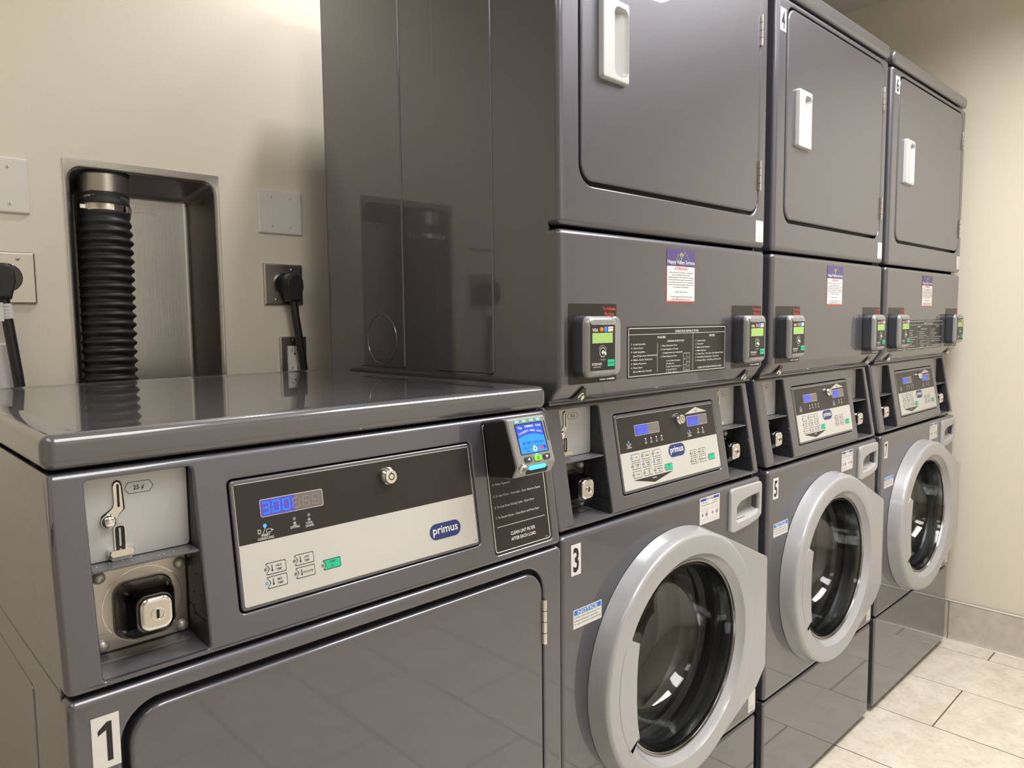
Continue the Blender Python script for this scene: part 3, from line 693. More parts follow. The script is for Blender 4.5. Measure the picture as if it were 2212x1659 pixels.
    for q in (-.0025, .0, .0025): rect(g, .0088+q-.0006, .0088+q+.0006, -.0025, .0040, .0066, MS, 'black_print')
    g.build('round_badge', t, 'round silver lock cover')
    return t
screen_reader((-.1680, -.001, 1.0822), 'dark card reader with blue lit screen on the front dryer console')

# ------------------------------------------------------------------ stacked washer dryer, local x 0..W
WA = .6793
KC = (.003, .175)
st = thing('stacked_washer_dryer', 'nearest grey stacked washer and dryer, door ring below, washer numbered 3', 'stacked washer dryer', (0, 0, 0), group='stacked washer dryers along the back wall')
W = WA
g = G()                          # cabinet: sides and back
for xa, xb in ((.003, .006), (W-.006, W-.003)):
    box(g, xa, xb, .027, .725, 1.095, 1.960, 'paint'); box(g, xa, xb, .055, .725, .876, 1.095, 'paint'); box(g, xa, xb, .020, .725, .02, .876, 'paint')
box(g, .003, W-.003, .722, .725, .02, 1.96, 'paint'); box(g, .006, W-.006, .03, .722, 1.09, 1.094, 'paint')
g.build('cabinet', st, smooth=False)
g = G()                          # pressed fields on the left side
SMa = lambda u, v, w: (.003-w, u, v)
panel(g, (.430, .597, 1.1375, 1.93, .006), SMa, 'paint', wf=.0020, wb=0, r=.0018, seg=3)
panel(g, (.160, .323, 1.1375, 1.93, .006), SMa, 'paint', wf=.0020, wb=0, r=.0018, seg=3)
g.loft([mp(ell(.510, 1.196, r_, r_-.0015, 48), w_, SMa) for r_, w_ in ((.0548, .0019), (.0543, .0030), (.0533, .0030), (.0528, .0019))], 'paint')
g.build('side_panel', st, 'smooth grey side with pressed vertical fields')
g = G(); M0 = front(0)
panel(g, (.003, W-.003, .020, .302, .007), front(.002), 'paint', wb=-.025, r=.006, seg=3); g.build('kick_panel', st)
g = G()                          # washer front
CX, CZ, SX = .331, .570, 1.045
panel(g, (.0015, W-.0015, .3075, .8725, .009), M0, 'paint', holes=[(CX-.205, CX+.205, CZ-.205, CZ+.205, .205), (.556, .660, .792, .838, .01)], wb=-.022, r=.009, hr=.002, seg=4, n=9)
g.build('washer_front_panel', st)
g = G()                          # console
Mc = front(*KC)
BL, BR = (.0410, .1460, .884, 1.0805, .005), (.5500, .6550, .884, 1.0805, .005)
CP = (.1806, .5225, .9100, 1.0585, .007)
panel(g, (.0015, W-.0015, .8785, 1.0895, .008), Mc, 'paint', holes=[BL, CP, BR], wb=-.026, r=.008, hr=.0025, hwb=-.0065, seg=4)
g.build('console', st)
coin_bay(st, BL[0], BL[2], BL[3], Mc, .0415); coin_bay(st, BR[0], BR[2], BR[3], Mc, .0415)
g = G()
panel(g, (.1822, .5210, .9118, 1.0568, .006), Mc, 'paint', wf=.0006, wb=-.012, r=.0025)
A0, A1, B0, B1, DV = .1862, .5190, .9175, 1.0515, .9855
flat(g, rr(A0, A1, B0, B1, .0025, 3), .0008, Mc, 'off_white')
rect(g, A0+.0005, A1-.0005, DV, B1-.0005, .0009, Mc, 'black_label'); rect(g, A0+.0005, A1-.0005, B0+.0005, DV, .0009, Mc, 'silver_label')
W1 = .0012
indicator(g, .2151, 1.0045, Mc, W1, 'led_blue', ['INSERT', 'COINS/CARD'], 'coin', .8)
for xx, s_ in ((.2680, 'WASH'), (.2855, 'RINSE'), (.3030, 'SPIN'), (.3203, 'DOOR')): indicator(g, xx, 1.0045, Mc, W1, 'white_print', [s_], 'tub', .8)
indicator(g, .4178, 1.0035, Mc, W1, 'led_blue', ['INSERT', 'COINS/CARD'], 'coin', .8)
indicator(g, .4508, 1.0035, Mc, W1, 'white_print', ['DRYING'], 'heat', .8); indicator(g, .4686, 1.0040, Mc, W1, 'white_print', ['COOL', 'DOWN'], 'cool', .8)
flat(g, [(.4085, 1.0372), (.4935, 1.0372), (.4510, 1.0490)], W1, Mc, 'silver_label'); text(g, 'DRYER', .451, 1.0395, .0028, W1+.0002, Mc, 'black_print', al='c')
flat(g, [(.2150, .9336), (.2800, .9215), (.3440, .9336)], W1, Mc, 'black_label'); text(g, 'WASHER', .2800, .9285, .0028, W1+.0002, Mc, 'white_print', al='c')
text(g, '514102', A1-.002, B0+.003, .0016, W1, Mc, 'black_print', al='r')
cp = g.build('control_panel', st, 'black over silver control panel with two blue displays')
display(cp, .2372, .3165, 1.0128, 1.0330, Mc, W1, '100', 'wide blue lit display')
display(cp, .4136, .4893, 1.0120, 1.0325, Mc, W1, 'loor', 'blue lit display reading door')
key_lock(cp, .3838, 1.0318, Mc, .0010)
logo(cp, .3370, .3935, .9590, .9835, Mc, W1)
GX = (.2165, .2500, .2840); GZ = (.9680, .9525, .9365)
NM = [['HOT'], ['MEDIUM'], ['WARM'], ['NORMAL', 'HOT'], ['NORMAL', 'WARM'], ['NORMAL', 'COLD'], ['BULKY'], ['PERM', 'PRESS', 'WARM'], ['DELICATE', 'COLD']]
for r_ in range(3):
    for c_ in range(3):
        notch_button(cp, GX[c_], GZ[r_], .0255, .0125, Mc, W1, 'silver_label', NM[r_*3+c_], 'tub', led='led_blue' if (r_, c_) in ((0, 0), (1, 2)) else None)
notch_button(cp, .3185, .9367, .0245, .0125, Mc, W1, 'green_button', ['START'])
for xx, zz, s_ in ((.4110, .9515, ['HIGH', 'TEMP']), (.4425, .9515, ['LOW', 'TEMP']), (.4110, .9360, ['MED', 'TEMP']), (.4425, .9360, ['DELICATES'])):
    notch_button(cp, xx, zz, .0245, .0125, Mc, W1, 'silver_label', s_, 'thermo')
notch_button(cp, .4755, .9360, .0245, .0125, Mc, W1, 'green_button', ['START'])
# dryer lower access panel with chamfered bottom
g = G()
panel(g, (.0015, W-.0015, 1.0935, 1.3805, .010), M0, 'paint', wb=-.030, r=.011, seg=5)
def bend(co):
    z = co.z
    return Vector((co.x, co.y+max(0, 1.127-z)*.72, z))
g.build('access_panel', st, bend=([((0, 0, 1.127), (0, 0, 1))], bend), ang=30)
g = G()                          # screws in the chamfer
def screw_(xx):
    g = G()
    MB2 = lambda u, v, w: (u, .0130-w*.81-(v-1.105)*.72, v-w*.58)
    g.loft([[MB2(xx+a, 1.104+b_, w_) for a, b_ in ell(0, 0, r_, r_, 16)] for r_, w_ in ((.0065, -.001), (.0065, .002), (.0048, .0035), (.0046, .006), (.0035, .0072))], 'chrome', cap1=True)
    flat(g, [(xx-.022, 1.094), (xx+.022, 1.094), (xx+.004, 1.118), (xx-.004, 1.118)], .0008, MB2, 'dark_plastic')
    g.build('screw', st, 'chrome screw in a dark recess')
for xx in (.0655, .6130): screw_(xx)
# dryer front and door
g = G()
DH = (.0500, .6410, 1.4540, 1.9420, .034)
panel(g, (.0015, W-.0015, 1.3860, 1.9570, .010), M0, 'paint', holes=[DH], wb=-.026, r=.011, hr=.004, hwb=-.02, seg=5, n=8)
g.build('dryer_front_panel', st)
g = G()
panel(g, (.0545, .6385, 1.4615, 1.9370, .030), M0, 'paint', holes=[(.1310, .1675, 1.6430, 1.7530, .010)], wf=.0010, wb=-.019, r=.004, hr=.0005, seg=3, n=8)
box(g, .050, .641, .0175, .0195, 1.450, 1.946, 'black')
dd = g.build('dryer_door', st)
door_handle(dd, .0985, .1720, 1.6320, 1.7655)
hinge(dd, .6415, 1.8140, 1.8765, 0); hinge(dd, .6415, 1.5090, 1.5720, 0)
g = G(); rbox(g, 0, W, -.003, .728, 1.9625, 2.001, .009, 'paint_lid', R=.014, seg=4); g.build('lid', st)
# washer door
g = G()
R0 = .2465
prof = [(R0+.006, .0008), (R0+.005, .006), (R0+.001, .026), (R0-.0003, .034), (R0-.002, .0375), (R0-.0045, .0400), (R0-.008, .0410), (R0-.028, .0412), (R0-.040, .0408), (R0-.0425, .0398), (R0-.046, .034), (R0-.052, .0265), (R0-.0565, .024)]
g.loft([mp(ell(CX, CZ, r_*SX, r_, 96), w_, M0) for r_, w_ in prof], 'silver_plastic')
g.loft([mp(ell(CX, CZ, r_*SX, r_, 96), w_, M0) for r_, w_ in ((R0-.0565, .024), (R0-.057, .0262), (R0-.0585, .0262), (R0-.0595, .022), (R0-.0605, .0225), (R0-.062, .0225), (R0-.0625, .018), (R0-.0625, -.005))], 'door_trim')
# hinge wing: outline hugging the ring and running out to a straight edge
a0, a1 = math.radians(80), math.radians(-68)
arcp = [(CX+math.cos(a0+(a1-a0)*i/24)*(R0-.012)*SX, CZ+math.sin(a0+(a1-a0)*i/24)*(R0-.012)) for i in range(25)]
outp = [(CX+.045, CZ+.2375), (CX+.070, CZ+.2375), (CX+.120, CZ+.2175), (.6405, .7000), (.6440, .6950), (.6440, .4500), (.6400, .4440), (.605, .412), (CX+.165, CZ-.200), (CX+.115, CZ-.222), (CX+.090, CZ-.226)]
P = arcp+outp[::-1]
tri = tessellate_polygon([[Vector((a, b_, 0)) for a, b_ in P]])
g.add(mp(P, .0365, M0), [list(t_) for t_ in tri], 'silver_plastic')
so = [(a, b_) for a, b_ in outp]
ce = (CX, CZ)
sc_ = lambda k: [(ce[0]+(a-ce[0])*k, ce[1]+(b_-ce[1])*k) for a, b_ in so]
g.loft([mp(so, .0365, M0), mp(sc_(1.004), .0355, M0), mp(sc_(1.006), .034, M0), mp(sc_(1.004), .006, M0), mp(sc_(1.0), .0008, M0)], 'silver_plastic', closed=False)
wd_ = g.build('washer_door', st, 'round light grey door ring with hinge wing at its right', ang=32)
g = G()                          # glass bowl
gp = [(R0-.0630, .018), (R0-.066, .006), (R0-.069, -.02), (R0-.074, -.045), (R0-.084, -.070), (R0-.100, -.090), (R0-.125, -.104), (R0-.155, -.112), (R0-.19, -.117), (R0-.22, -.119), (.0005, -.120)]
go = [(r_-.0045, w_+.0042) for i, (r_, w_) in enumerate(gp)]
go[-1] = (.0005, -.1158)
g.loft([mp(ell(CX, CZ, r_*SX, r_, 72), w_, M0) for r_, w_ in gp+go[::-1]+gp[:1]], 'glass')
g.build('door_glass', wd_, 'clear glass bowl', ang=60)
g = G()                          # inner grip
arc = [(CX-math.cos(t_)*(R0-.040)*SX, CZ+math.sin(t_)*(R0-.040)) for t_ in [math.radians(26-52*i/14) for i in range(15)]]
ztop, zbot = arc[0][1], arc[-1][1]
HP = [(.1380, .6675), (.1640, .6530), (.1590, .6250), (.1560, .5900), (.1555, .5450), (.1585, .5050), (.1650, .4740), (.1350, .4560)]
arc = [(.1100+.0*i, 0) for i in range(0)]
la = [math.radians(a) for a in (-34, -26, -18, -10, 0, 10, 18, 23)]
arc = [(CX-math.cos(t_)*(R0-.030)*SX, CZ+math.sin(t_)*(R0-.030)) for t_ in la]
P = HP+arc
c_ = (.118, .565)
loops = []
for k, w_ in ((1, .020), (1, .0400), (.99, .0415), (.95, .0420)):
    loops.append(mp([(c_[0]+(a-c_[0])*k, c_[1]+(b_-c_[1])*k) for a, b_ in P], w_, M0))
g.loft(loops, 'silver_plastic', cap0=True)
Pin = [(c_[0]+(a-c_[0])*.95, c_[1]+(b_-c_[1])*.95) for a, b_ in P]
tri = tessellate_polygon([[Vector((a, b_, 0)) for a, b_ in Pin]]); g.add(mp(Pin, .0420, M0), [list(t_) for t_ in tri], 'silver_plastic')
g.build('grip', wd_, 'light grey flat grip over the left of the glass', ang=32)
g = G()                          # rubber gasket and drum behind the glass
g.loft([mp(ell(CX, CZ, r_*SX, r_, 64), w_, M0) for r_, w_ in ((.205, -.012), (.200, -.030), (.190, -.036), (.196, -.050), (.186, -.060), (.192, -.075), (.180, -.085), (.17, -.10))], 'gasket')
g.build('door_gasket', st, 'black rubber door gasket')
g = G()
g.loft([mp(ell(CX, CZ, r_*SX, r_, 48), w_, M0) for r_, w_ in ((.17, -.10), (.235, -.104), (.245, -.12), (.245, -.42), (.23, -.44), (.01, -.445))], 'shaded_drum_steel', cap1=True)
for a in (0.5, 2.6, 4.7):
    ca, sa = math.cos(a), math.sin(a); L = []
    for t_, w_ in ((-.035, -.12), (.035, -.12), (.035, -.42), (-.035, -.42)):
        pass
    bs = [[(CX+ca*(.244)-sa*q, -w_, CZ+sa*(.244)+ca*q) for q in (-.035, .035)] for w_ in (-.12, -.42)]
    tp = [(CX+ca*.185, -w_, CZ+sa*.185) for w_ in (-.14, -.40)]
    g.add([bs[0][0], bs[0][1], bs[1][0], bs[1][1], tp[0], tp[1]], [[0, 4, 5, 2], [1, 3, 5, 4], [0, 1, 4], [2, 5, 3]], 'shaded_drum_steel')
g.build('drum', st, 'steel wash drum')
# detergent drawer
g = G(); fr = front(0)
O = [(.5365, .772), (.5500, .7665), (.6200, .7715), (.6600, .7790), (.6725, .7880), (.6735, .8550), (.6690, .8620), (.5480, .8640), (.5400, .8600), (.5375, .8500)]
I = [(.5600, .7935), (.5680, .7870), (.6200, .7890), (.6500, .7940), (.6620, .8010), (.6620, .8330), (.6585, .8385), (.6100, .8360), (.5780, .8310), (.5640, .8230)]
co = (.606, .817)
S_ = lambda L, k: [(co[0]+(a-co[0])*k, co[1]+(b_-co[1])*k) for a, b_ in L]
g.loft([mp(O, -.004, fr), mp(O, .004, fr), mp(S_(O, .985), .0060, fr), mp(S_(O, .955), .0068, fr), mp(S_(I, 1.06), .0066, fr), mp(S_(I, 1.0), .0052, fr),
        [fr(a, max(b_, .7935), -.004) for a, b_ in S_(I, .99)], [fr(a, max(b_, .806), -.022) for a, b_ in S_(I, .94)]], 'light_plastic', cap1=True)
g.build('detergent_drawer', st, 'light grey drawer front with finger recess', ang=45)
# stickers
number_sticker(st, '3', .0255, .0505, .8010, .8550, M0)
def notice_small(p):
    g = G(); x0, x1, z0, z1 = .0305, .1057, .7070, .7405
    rect(g, x0, x1, z0, z1, .0004, M0, 'white'); rect(g, x0+.002, x1-.002, z1-.0105, z1-.0018, .0005, M0, 'blue_print')
    text(g, 'NOTICE', (x0+x1)/2, z1-.0094, .0066, .0006, M0, 'white_print', al='c', width=.052, bold=.015)
    for q, s_ in enumerate(('DOOR LOCK LIGHT must go out', 'before attempting to open door.', 'To open, push door in then pull out.')):
        text(g, s_, x0+.003, z1-.0160-.0056*q, .0026, .0006, M0, 'black_print', width=(.066, .064, .070)[q])
    return g.build('notice_sticker', p, 'small white sticker with blue NOTICE band', smooth=False)
notice_small(st)
def notice_tall(p):
    g = G(); x0, x1, z0, z1 = .4215, .4985, .8085, .8640; xm = (x0+x1)/2
    rect(g, x0, x1, z0, z1, .0004, M0, 'white')
    rect(g, x0+.003, xm-.014, z1-.0075, z1-.0020, .0005, M0, 'navy_print'); rect(g, xm+.014, x1-.003, z1-.0075, z1-.0020, .0005, M0, 'navy_print')
    text(g, 'NOTICE', xm, z1-.0068, .0040, .0006, M0, 'navy_print', al='c', width=.025, bold=.02)
    text(g, 'DO NOT OVERLOAD', x0+.006, z1-.0125, .0022, .0006, M0, 'black_print', width=.026); text(g, 'DETERGENT IS', x1-.005, z1-.0125, .0022, .0006, M0, 'black_print', al='r', width=.022)
    text(g, 'USE HIGH EFFICIENCY DETERGENT ONLY', xm, z1-.0175, .0022, .0006, M0, 'black_print', width=.066, al='c')
    for q in range(3):
        for xx in (x0+.005, xm+.003): text(g, ('Add clothes to drum and', 'measure the detergent', 'before starting cycle')[q], xx, z1-.0225-.003*q, .0016, .0006, M0, 'grey_print', width=.030)
        for xx in (x0+.005, xm+.003): text(g, ('Do not leave children', 'unattended near washer', 'or washer door')[q], xx, z0+.0100-.003*q, .0016, .0006, M0, 'grey_print', width=.030)
    for cxx, ic in ((x0+.011, 0), (x0+.026, 1), (xm+.011, 0), (xm+.028, 1)):
        if ic: ringline(g, ell(cxx, z0+.0195, .0056, .0056, 20), ell(cxx, z0+.0195, .0049, .0049, 20), .0006, M0, 'red_print')
        frame(g, cxx-.003, cxx+.003, z0+.0165, z0+.0225, .0007, .0006, M0, 'navy_print', R=.001, n=2); rect(g, cxx-.0012, cxx+.0012, z0+.0175, z0+.0205, .0007, M0, 'navy_print')
    return g.build('notice_sticker', p, 'tall white sticker with navy NOTICE heading and pictograms', smooth=False)
notice_tall(st)
def asset_label(p, x0, x1, z0, z1):
    g = G(); flat(g, rr(x0, x1, z0, z1, .003, 3), .0004, M0, 'white')
    for q in range(3): rect(g, x0+.006, x1-.008, z0+.006+q*.003, z0+.007+q*.003, .0006, M0, 'grey_print')
    return g.build('service_label', p, 'small white service label', smooth=False)
asset_label(st, .6330, .6660, 1.3990, 1.4450); asset_label(st, .6360, .6690, .3205, .3700)
def happy(p):
    g = G(); x0, x1, z0, z1 = .2975, .3940, 1.2645, 1.3648; zm = 1.3325; w_ = .0006; xm = (x0+x1)/2
    rect(g, x0, x1, z0, z1, .0004, M0, 'red_print'); rect(g, x0+.0015, x1-.0015, z0+.0025, zm, w_, M0, 'white'); rect(g, x0, x1, zm, z1, w_, M0, 'purple')
    def ln(a, b_, t, nm): 
        d_ = Vector((b_[0]-a[0], b_[1]-a[1])); n_ = Vector((-d_.y, d_.x)).normalized()*t/2
        g.add([M0(a[0]+n_.x, a[1]+n_.y, w_+.0002), M0(a[0]-n_.x, a[1]-n_.y, w_+.0002), M0(b_[0]-n_.x, b_[1]-n_.y, w_+.0002), M0(b_[0]+n_.x, b_[1]+n_.y, w_+.0002)], [[0, 1, 2, 3]], nm)
    ln((xm-.020, zm+.004), (xm-.011, z1-.009), .0009, 'green_line'); ln((xm-.011, z1-.009), (xm-.002, zm+.001), .0009, 'green_line')
    ln((xm-.005, zm+.006), (xm+.014, z1-.003), .0009, 'green_line'); ln((xm+.014, z1-.003), (xm+.034, zm+.002), .0009, 'green_line')
    for a in range(-2, 3):
        t_ = PI/2+a*.5; ln((xm+.001+.0035*math.cos(t_), zm+.019+.0030*math.sin(t_)), (xm+.001+.0085*math.cos(t_), zm+.019+.0078*math.sin(t_)), .0010, 'yellow_line')
    ringline(g, ell(xm+.001, zm+.0175, .0034, .0034, 14), ell(xm+.001, zm+.0175, .0026, .0026, 14), w_+.0002, M0, 'yellow_line')
    text(g, 'Happy Valley Service', xm, zm+.0048, .0072, w_+.0004, M0, 'white', al='c', width=.0925, bold=.012)
    text(g, 'ATTENTION:', xm, zm-.0068, .0050, w_+.0002, M0, 'red_print', al='c', width=.044, bold=.02)
    for q, (s_, f_) in enumerate((('Please note that Contactless credit/debit', .84), ('cards and Mobile Payments like', .66), ('Apple/Google Pay will no longer be accepted', .90), ('at the washer/dryer payment terminals. For', .88), ('now, please simply swipe your credit/debit', .87), ('card on the payment terminal. Thank you for', .90), ('your business and support.', .56), ('', 0), ('Happy Valley Service', .44), ('', 0), ('To report equipment malfunction, email', .80), ('support@happyvalleyservice.com', .68))):
        if s_: text(g, s_, xm, zm-.0126-.0046*q, .0021, w_+.0002, M0, 'black_print', al='c', width=f_*(x1-x0), bold=.012)
    return g.build('service_sticker', p, 'purple and white sticker reading Happy Valley Service', smooth=False)
happy(st)
def decal(p, x0, x1):
    g = G(); flat(g, rr(x0, x1, 1.1255, 1.2595, .003, 3), .0004, M0, 'black_label')
    text(g, 'To Activate', x1-.0200, 1.2490, .0055, .0006, M0, 'red_print', al='c', width=.0350, bold=.01); text(g, 'Machine', x1-.0200, 1.2400, .0055, .0006, M0, 'red_print', al='c', width=.0255, bold=.01)
    rect(g, x0+.080, x0+.096, 1.1290, 1.1315, .0006, M0, 'white_print'); rect(g, x0+.098, x1-.006, 1.1290, 1.1315, .0006, M0, 'white_print')
    return g.build('reader_decal', p, 'dark backing decal with red To Activate Machine print', smooth=False)
decal(st, .0205, .1465); decal(st, .5375, .6635)
def instr(p):
    g = G(); x0, x1, z0, z1 = .1770, .5150, 1.1255, 1.2200; w_ = .0006
    flat(g, rr(x0, x1, z0, z1, .002, 3), .0004, M0, 'black_label'); frame(g, x0+.004, x1-.004, z0+.0035, z1-.0035, .0010, w_, M0, 'white_print', R=.002)
    T = lambda s_, x, z, wd=None, h=.0030, al='l': text(g, s_, x, z, h, w_, M0, 'white_print', width=wd, al=al, sx=.75, bold=.006)
    rect(g, x0+.004, x1-.004, 1.2045, 1.2052, w_, M0, 'white_print'); T('OPERATING INSTRUCTIONS', .3680, 1.2070, .082, .0042, 'c')
    rect(g, .3890, .3897, z0+.0035, 1.2045, w_, M0, 'white_print')
    T('WASHER', .2820, 1.1965, .027, .0042, 'c'); T('DRYER', .4600, 1.1965, .021, .0042, 'c'); T('DISPENSER INSTRUCTIONS', .3300, 1.1890, .056, .0034, 'c')
    for q, s_ in enumerate((('1  Load Laundry', .043), ('2  Close Door', .036), ('3  Add Supplies', .041), ('    (See Dispenser Instructions)', .073), ('4  Make Cycle Selection', .064), ('5  Make Payment', .046), ('6  Press Start', .034), ('    (Door Must be Closed)', .056))):
        T(s_[0], .1890 if s_[0][0] != ' ' else .1950, 1.1860-.0071*q, s_[1])
    rect(g, .2690, .2696, 1.1330, 1.1880, w_, M0, 'white_print')
    for q, s_ in enumerate((('1. Open Dispenser Door', .055), ('2. Load Supplies in Proper', .059), ('    Compartment (as Indicated)', .066), ('3. Close Dispenser Door', .054))): T(s_[0], .2800 if s_[0][0] != ' ' else .286, 1.1810-.0068*q, s_[1])
    for q, s_ in enumerate((('A. Pre Wash Detergent', .048), ('   (If Offered)', .025), ('B. Main Wash Detergent', .050), ('C. Liquid Bleach', .035), ('D. Fabric Softener', .038))): T(s_[0], .2980, 1.1520-.0056*q, s_[1], .0026)
    frame(g, .3560, .3780, 1.1320, 1.1660, .0006, w_, M0, 'white_print', R=.0004, n=1); rect(g, .3670, .3675, 1.1320, 1.1660, w_, M0, 'white_print')
    rect(g, .3560, .3670, 1.1430, 1.1435, w_, M0, 'white_print'); rect(g, .3670, .3780, 1.1480, 1.1485, w_, M0, 'white_print')
    for s_, xx, zz in (('D', .3615, 1.1525), ('A', .3725, 1.1550), ('C', .3615, 1.1360), ('B', .3725, 1.1385)): T(s_, xx, zz, None, .0036, 'c')
    for q, s_ in enumerate((('1  Load Laundry', .036), ('2  Close Door', .030), ('3  Make Cycle Selection', .053), ('4  Make Payment', .038), ('5  To Start Dryer - Press Start - Door Must be Closed', .104), ('6  To Stop Dryer During Cycle - Open Door', .088), ('7  To Restart Dryer - Close Door and Press Start', .096))):
        T(s_[0], .3990, 1.1875-.0066*q, s_[1])
    T('(CLEAN LINT FILTER AFTER EACH LOAD)', .4520, 1.1335, .090, .0032, 'c')
    return g.build('instruction_panel', p, 'black operating instructions panel in white print', smooth=False)
ip = instr(st)

# ---- card readers of the stacks
def contact_reader(loc, label, sx=1.):
    t = thing('card_reader', label, 'card reader', loc, 'coin machine card readers', sx)
    g = G(); MR = front(0)
    panel(g, (0, .1080, 0, .1025, .014), MR, 'reader_side', wf=.0125, wb=0, r=.002, seg=3, n=6)
    g.build('back_shell', t)
    g = G()
    def S2(d, w_, x1=.0785, n=6): return mp(rr(0+d, x1-d, .0005+d, .1020-d, .013, n), w_, MR)
    g.loft([S2(0, .012), S2(0, .0215)], 'reader_side')
    g.loft([S2(0, .0215), S2(.0006, .0255), S2(.0020, .0295), S2(.0045, .0325), S2(.0065, .0335), S2(.0085, .0338)], 'reader_shell', cap1=True)
    g.loft([mp(rr(.0800, .1075, .001, .1015, .014, 6, d=d_), w_, MR) for d_, w_ in ((0, .0120), (0, .0145), (.0015, .0165), (.004, .0172))], 'reader_shell', cap1=True)
    b_ = g.build('front_shell', t, 'grey rounded front shell')
    g = G()
    x0, x1, z0, z1 = .0055, .0685, .0130, .0975; FW = .0342
    prow = lambda z: FW if z < .084 else FW-((z-.084)/.0135)**2*.0050
    zs = [z0, .084, .087, .090, .093, .0955, z1]
    for a, c in zip(zs[:-1], zs[1:]): g.add([MR(x0, a, prow(a)), MR(x1, a, prow(a)), MR(x1, c, prow(c)), MR(x0, c, prow(c))], [[0, 1, 2, 3]], 'reader_black')
    F1, F2, F3 = FW+.0003, FW+.0004, FW+.0005
    rect(g, .0095, .0620, .0577, .0745, F1, MR, 'lcd_green')
    text(g, 'VISA', .0094, .0768, .0052, F1, MR, 'white', width=.0150, bold=.02)
    flat(g, ell(.0308, .0803, .0033, .0036, 14), F1, MR, 'red_print'); flat(g, ell(.0345, .0803, .0033, .0036, 14), F2, MR, 'orange')
    rect(g, .0397, .0480, .0762, .0845, F1, MR, 'card_blue'); rect(g, .0500, .0630, .0762, .0845, F1, MR, 'white'); text(g, 'DISCOVER', .0565, .0805, .0018, F2, MR, 'black_print', al='c', width=.0110)
    rect(g, .0565, .0630, .0762, .0780, F2, MR, 'orange')
    for q in range(4):  # slanted white bars: highlights painted on the curved top of the face
        xx = .0350+.0085*q
        g.add([MR(xx+(0 if k in (0, 3) else .0026)-m_*.0022, z_, prow(z_)+.0005) for k, (m_, z_) in enumerate(((0, .0885), (0, .0885), (1, .0955), (1, .0955)))], [[0, 1, 2, 3]], 'white')
    cx, cz = .0360, .0425
    ringline(g, ell(cx, cz, .0080, .0080, 24), ell(cx, cz, .0072, .0072, 24), F1, MR, 'white_print'); flat(g, [(cx-.0036, cz), (cx+.0012, cz-.0045), (cx+.0014, cz+.0045)], F2, MR, 'white_print')
    flat(g, [(cx+.002, cz-.001), (cx+.0085, cz-.0050), (cx+.0095, cz-.002), (cx+.003, cz+.0025)], F3, MR, 'white_print')
    for i, ch in enumerate('CONTACTLESS'):
        t_ = math.radians(150-12*i); text(g, ch, cx+.0112*math.cos(t_), cz+.0108*math.sin(t_)-.0012, .0026, F1, MR, 'grey_print', al='c')
    text(g, 'TAP HERE', cx, cz-.0135, .0026, F1, MR, 'grey_print', al='c', width=.0140)
    text(g, 'SPYDERWASH', .0085, .0215, .0042, F1, MR, 'white_print', width=.0250); text(g, 'SETOMATIC SYSTEMS', .0110, .0178, .0018, F1, MR, 'white_print', width=.0200)
    g.build('face_plate', t, 'black face with green display and card logos', smooth=False)
    g = G(); slab(g, rr(.0480, .0655, .0190, .0300, .0008, 2), FW-.0004, FW+.0010, MR, 'green_button'); text(g, 'ENTER', .0568, .0228, .0032, FW+.0012, MR, 'black_print', al='c', width=.0130)
    g.build('enter_button', t, 'green enter button')
    return t

XB, YB_, SB = .7296, .0086, .6737/.6793
XC, YC_, SC = 1.4388, .0097, .7121/.6793
stB = dup(st, (XB, YB_, 0), SB, 'middle grey stacked washer and dryer, numbered 4 above and 5 below', skip=('instruction_panel', 'number_sticker'))
stC = dup(st, (XC, YC_, 0), SC, 'farthest grey stacked washer and dryer against the right wall, numbered 6 and 7', skip=('number_sticker',))
number_sticker(stB, '5', .0250, .0515, .8010, .8520, M0); number_sticker(stB, '4', .0145, .0435, 1.8770, 1.9270, M0)
number_sticker(stC, '7', .0250, .0515, .8010, .8520, M0); number_sticker(stC, '6', .0200, .0520, 1.8830, 1.9320, M0)
wh = {0: 'nearest', 1: 'middle', 2: 'farthest'}
for i, (xo, yo, s_) in enumerate(((0, 0, 1), (XB, YB_, SB), (XC, YC_, SC))):
    for side, xx in (('left', .0310), ('right', .5475)):
        contact_reader((xo+xx*s_, yo-.0004, 1.1365), 'grey card reader with green display at the %s of the %s stacked machine' % (side, wh[i]), s_)

# ------------------------------------------------------------------ things on the back wall
vb = thing('vent_box', 'stainless steel recessed dryer vent box in the back wall', 'vent box', (0, 0, 0))
g = G()
bx = (-.4925, -.1845, 1.006, 1.5640)
L = lambda d, w_, R=.02: mp(rr(*bx, R, 7, d=d), w_, MB_)
g.loft([mp(rr(*bx, .002, 7), 0.0002, MB_), mp(rr(*bx, .002, 7), .002, MB_)], 'bin_steel')
inn = (-.4840, -.1920, 1.014, 1.5475)
g.loft([mp(rr(*bx, .002, 7), .002, MB_), mp(rr(*inn, .028, 7, d=-.004), .002, MB_), mp(rr(*inn, .026, 7), .000, MB_), mp(rr(*inn, .024, 7, d=.004), -.006, MB_),
        mp(rr(-.462, -.219, 1.060, 1.5180, .020, 7), -.080, MB_), mp(rr(-.462, -.219, 1.060, 1.5180, .018, 7, d=.005), -.090, MB_), mp(rr(-.462, -.219, 1.060, 1.5180, .016, 7, d=.012), -.0925, MB_)], 'bin_steel', cap1=True)
for q, s_ in enumerate(('DRYER VENT BOX', 'FOR USE WITH FLEX DUCT', 'METAL DUCTING SUPPLY')): text(g, s_, -.318, 1.497-.009*q, .004, -.0918, MB_, 'steel', al='c', width=.06)
g.build('tray', vb, ang=45)
g = G()
tube(g, [(-.4117, .905, 1.470), (-.4117, .905, 1.500), (-.4117, .905, 1.540)], .0470, 'steel', 36, cap=False)
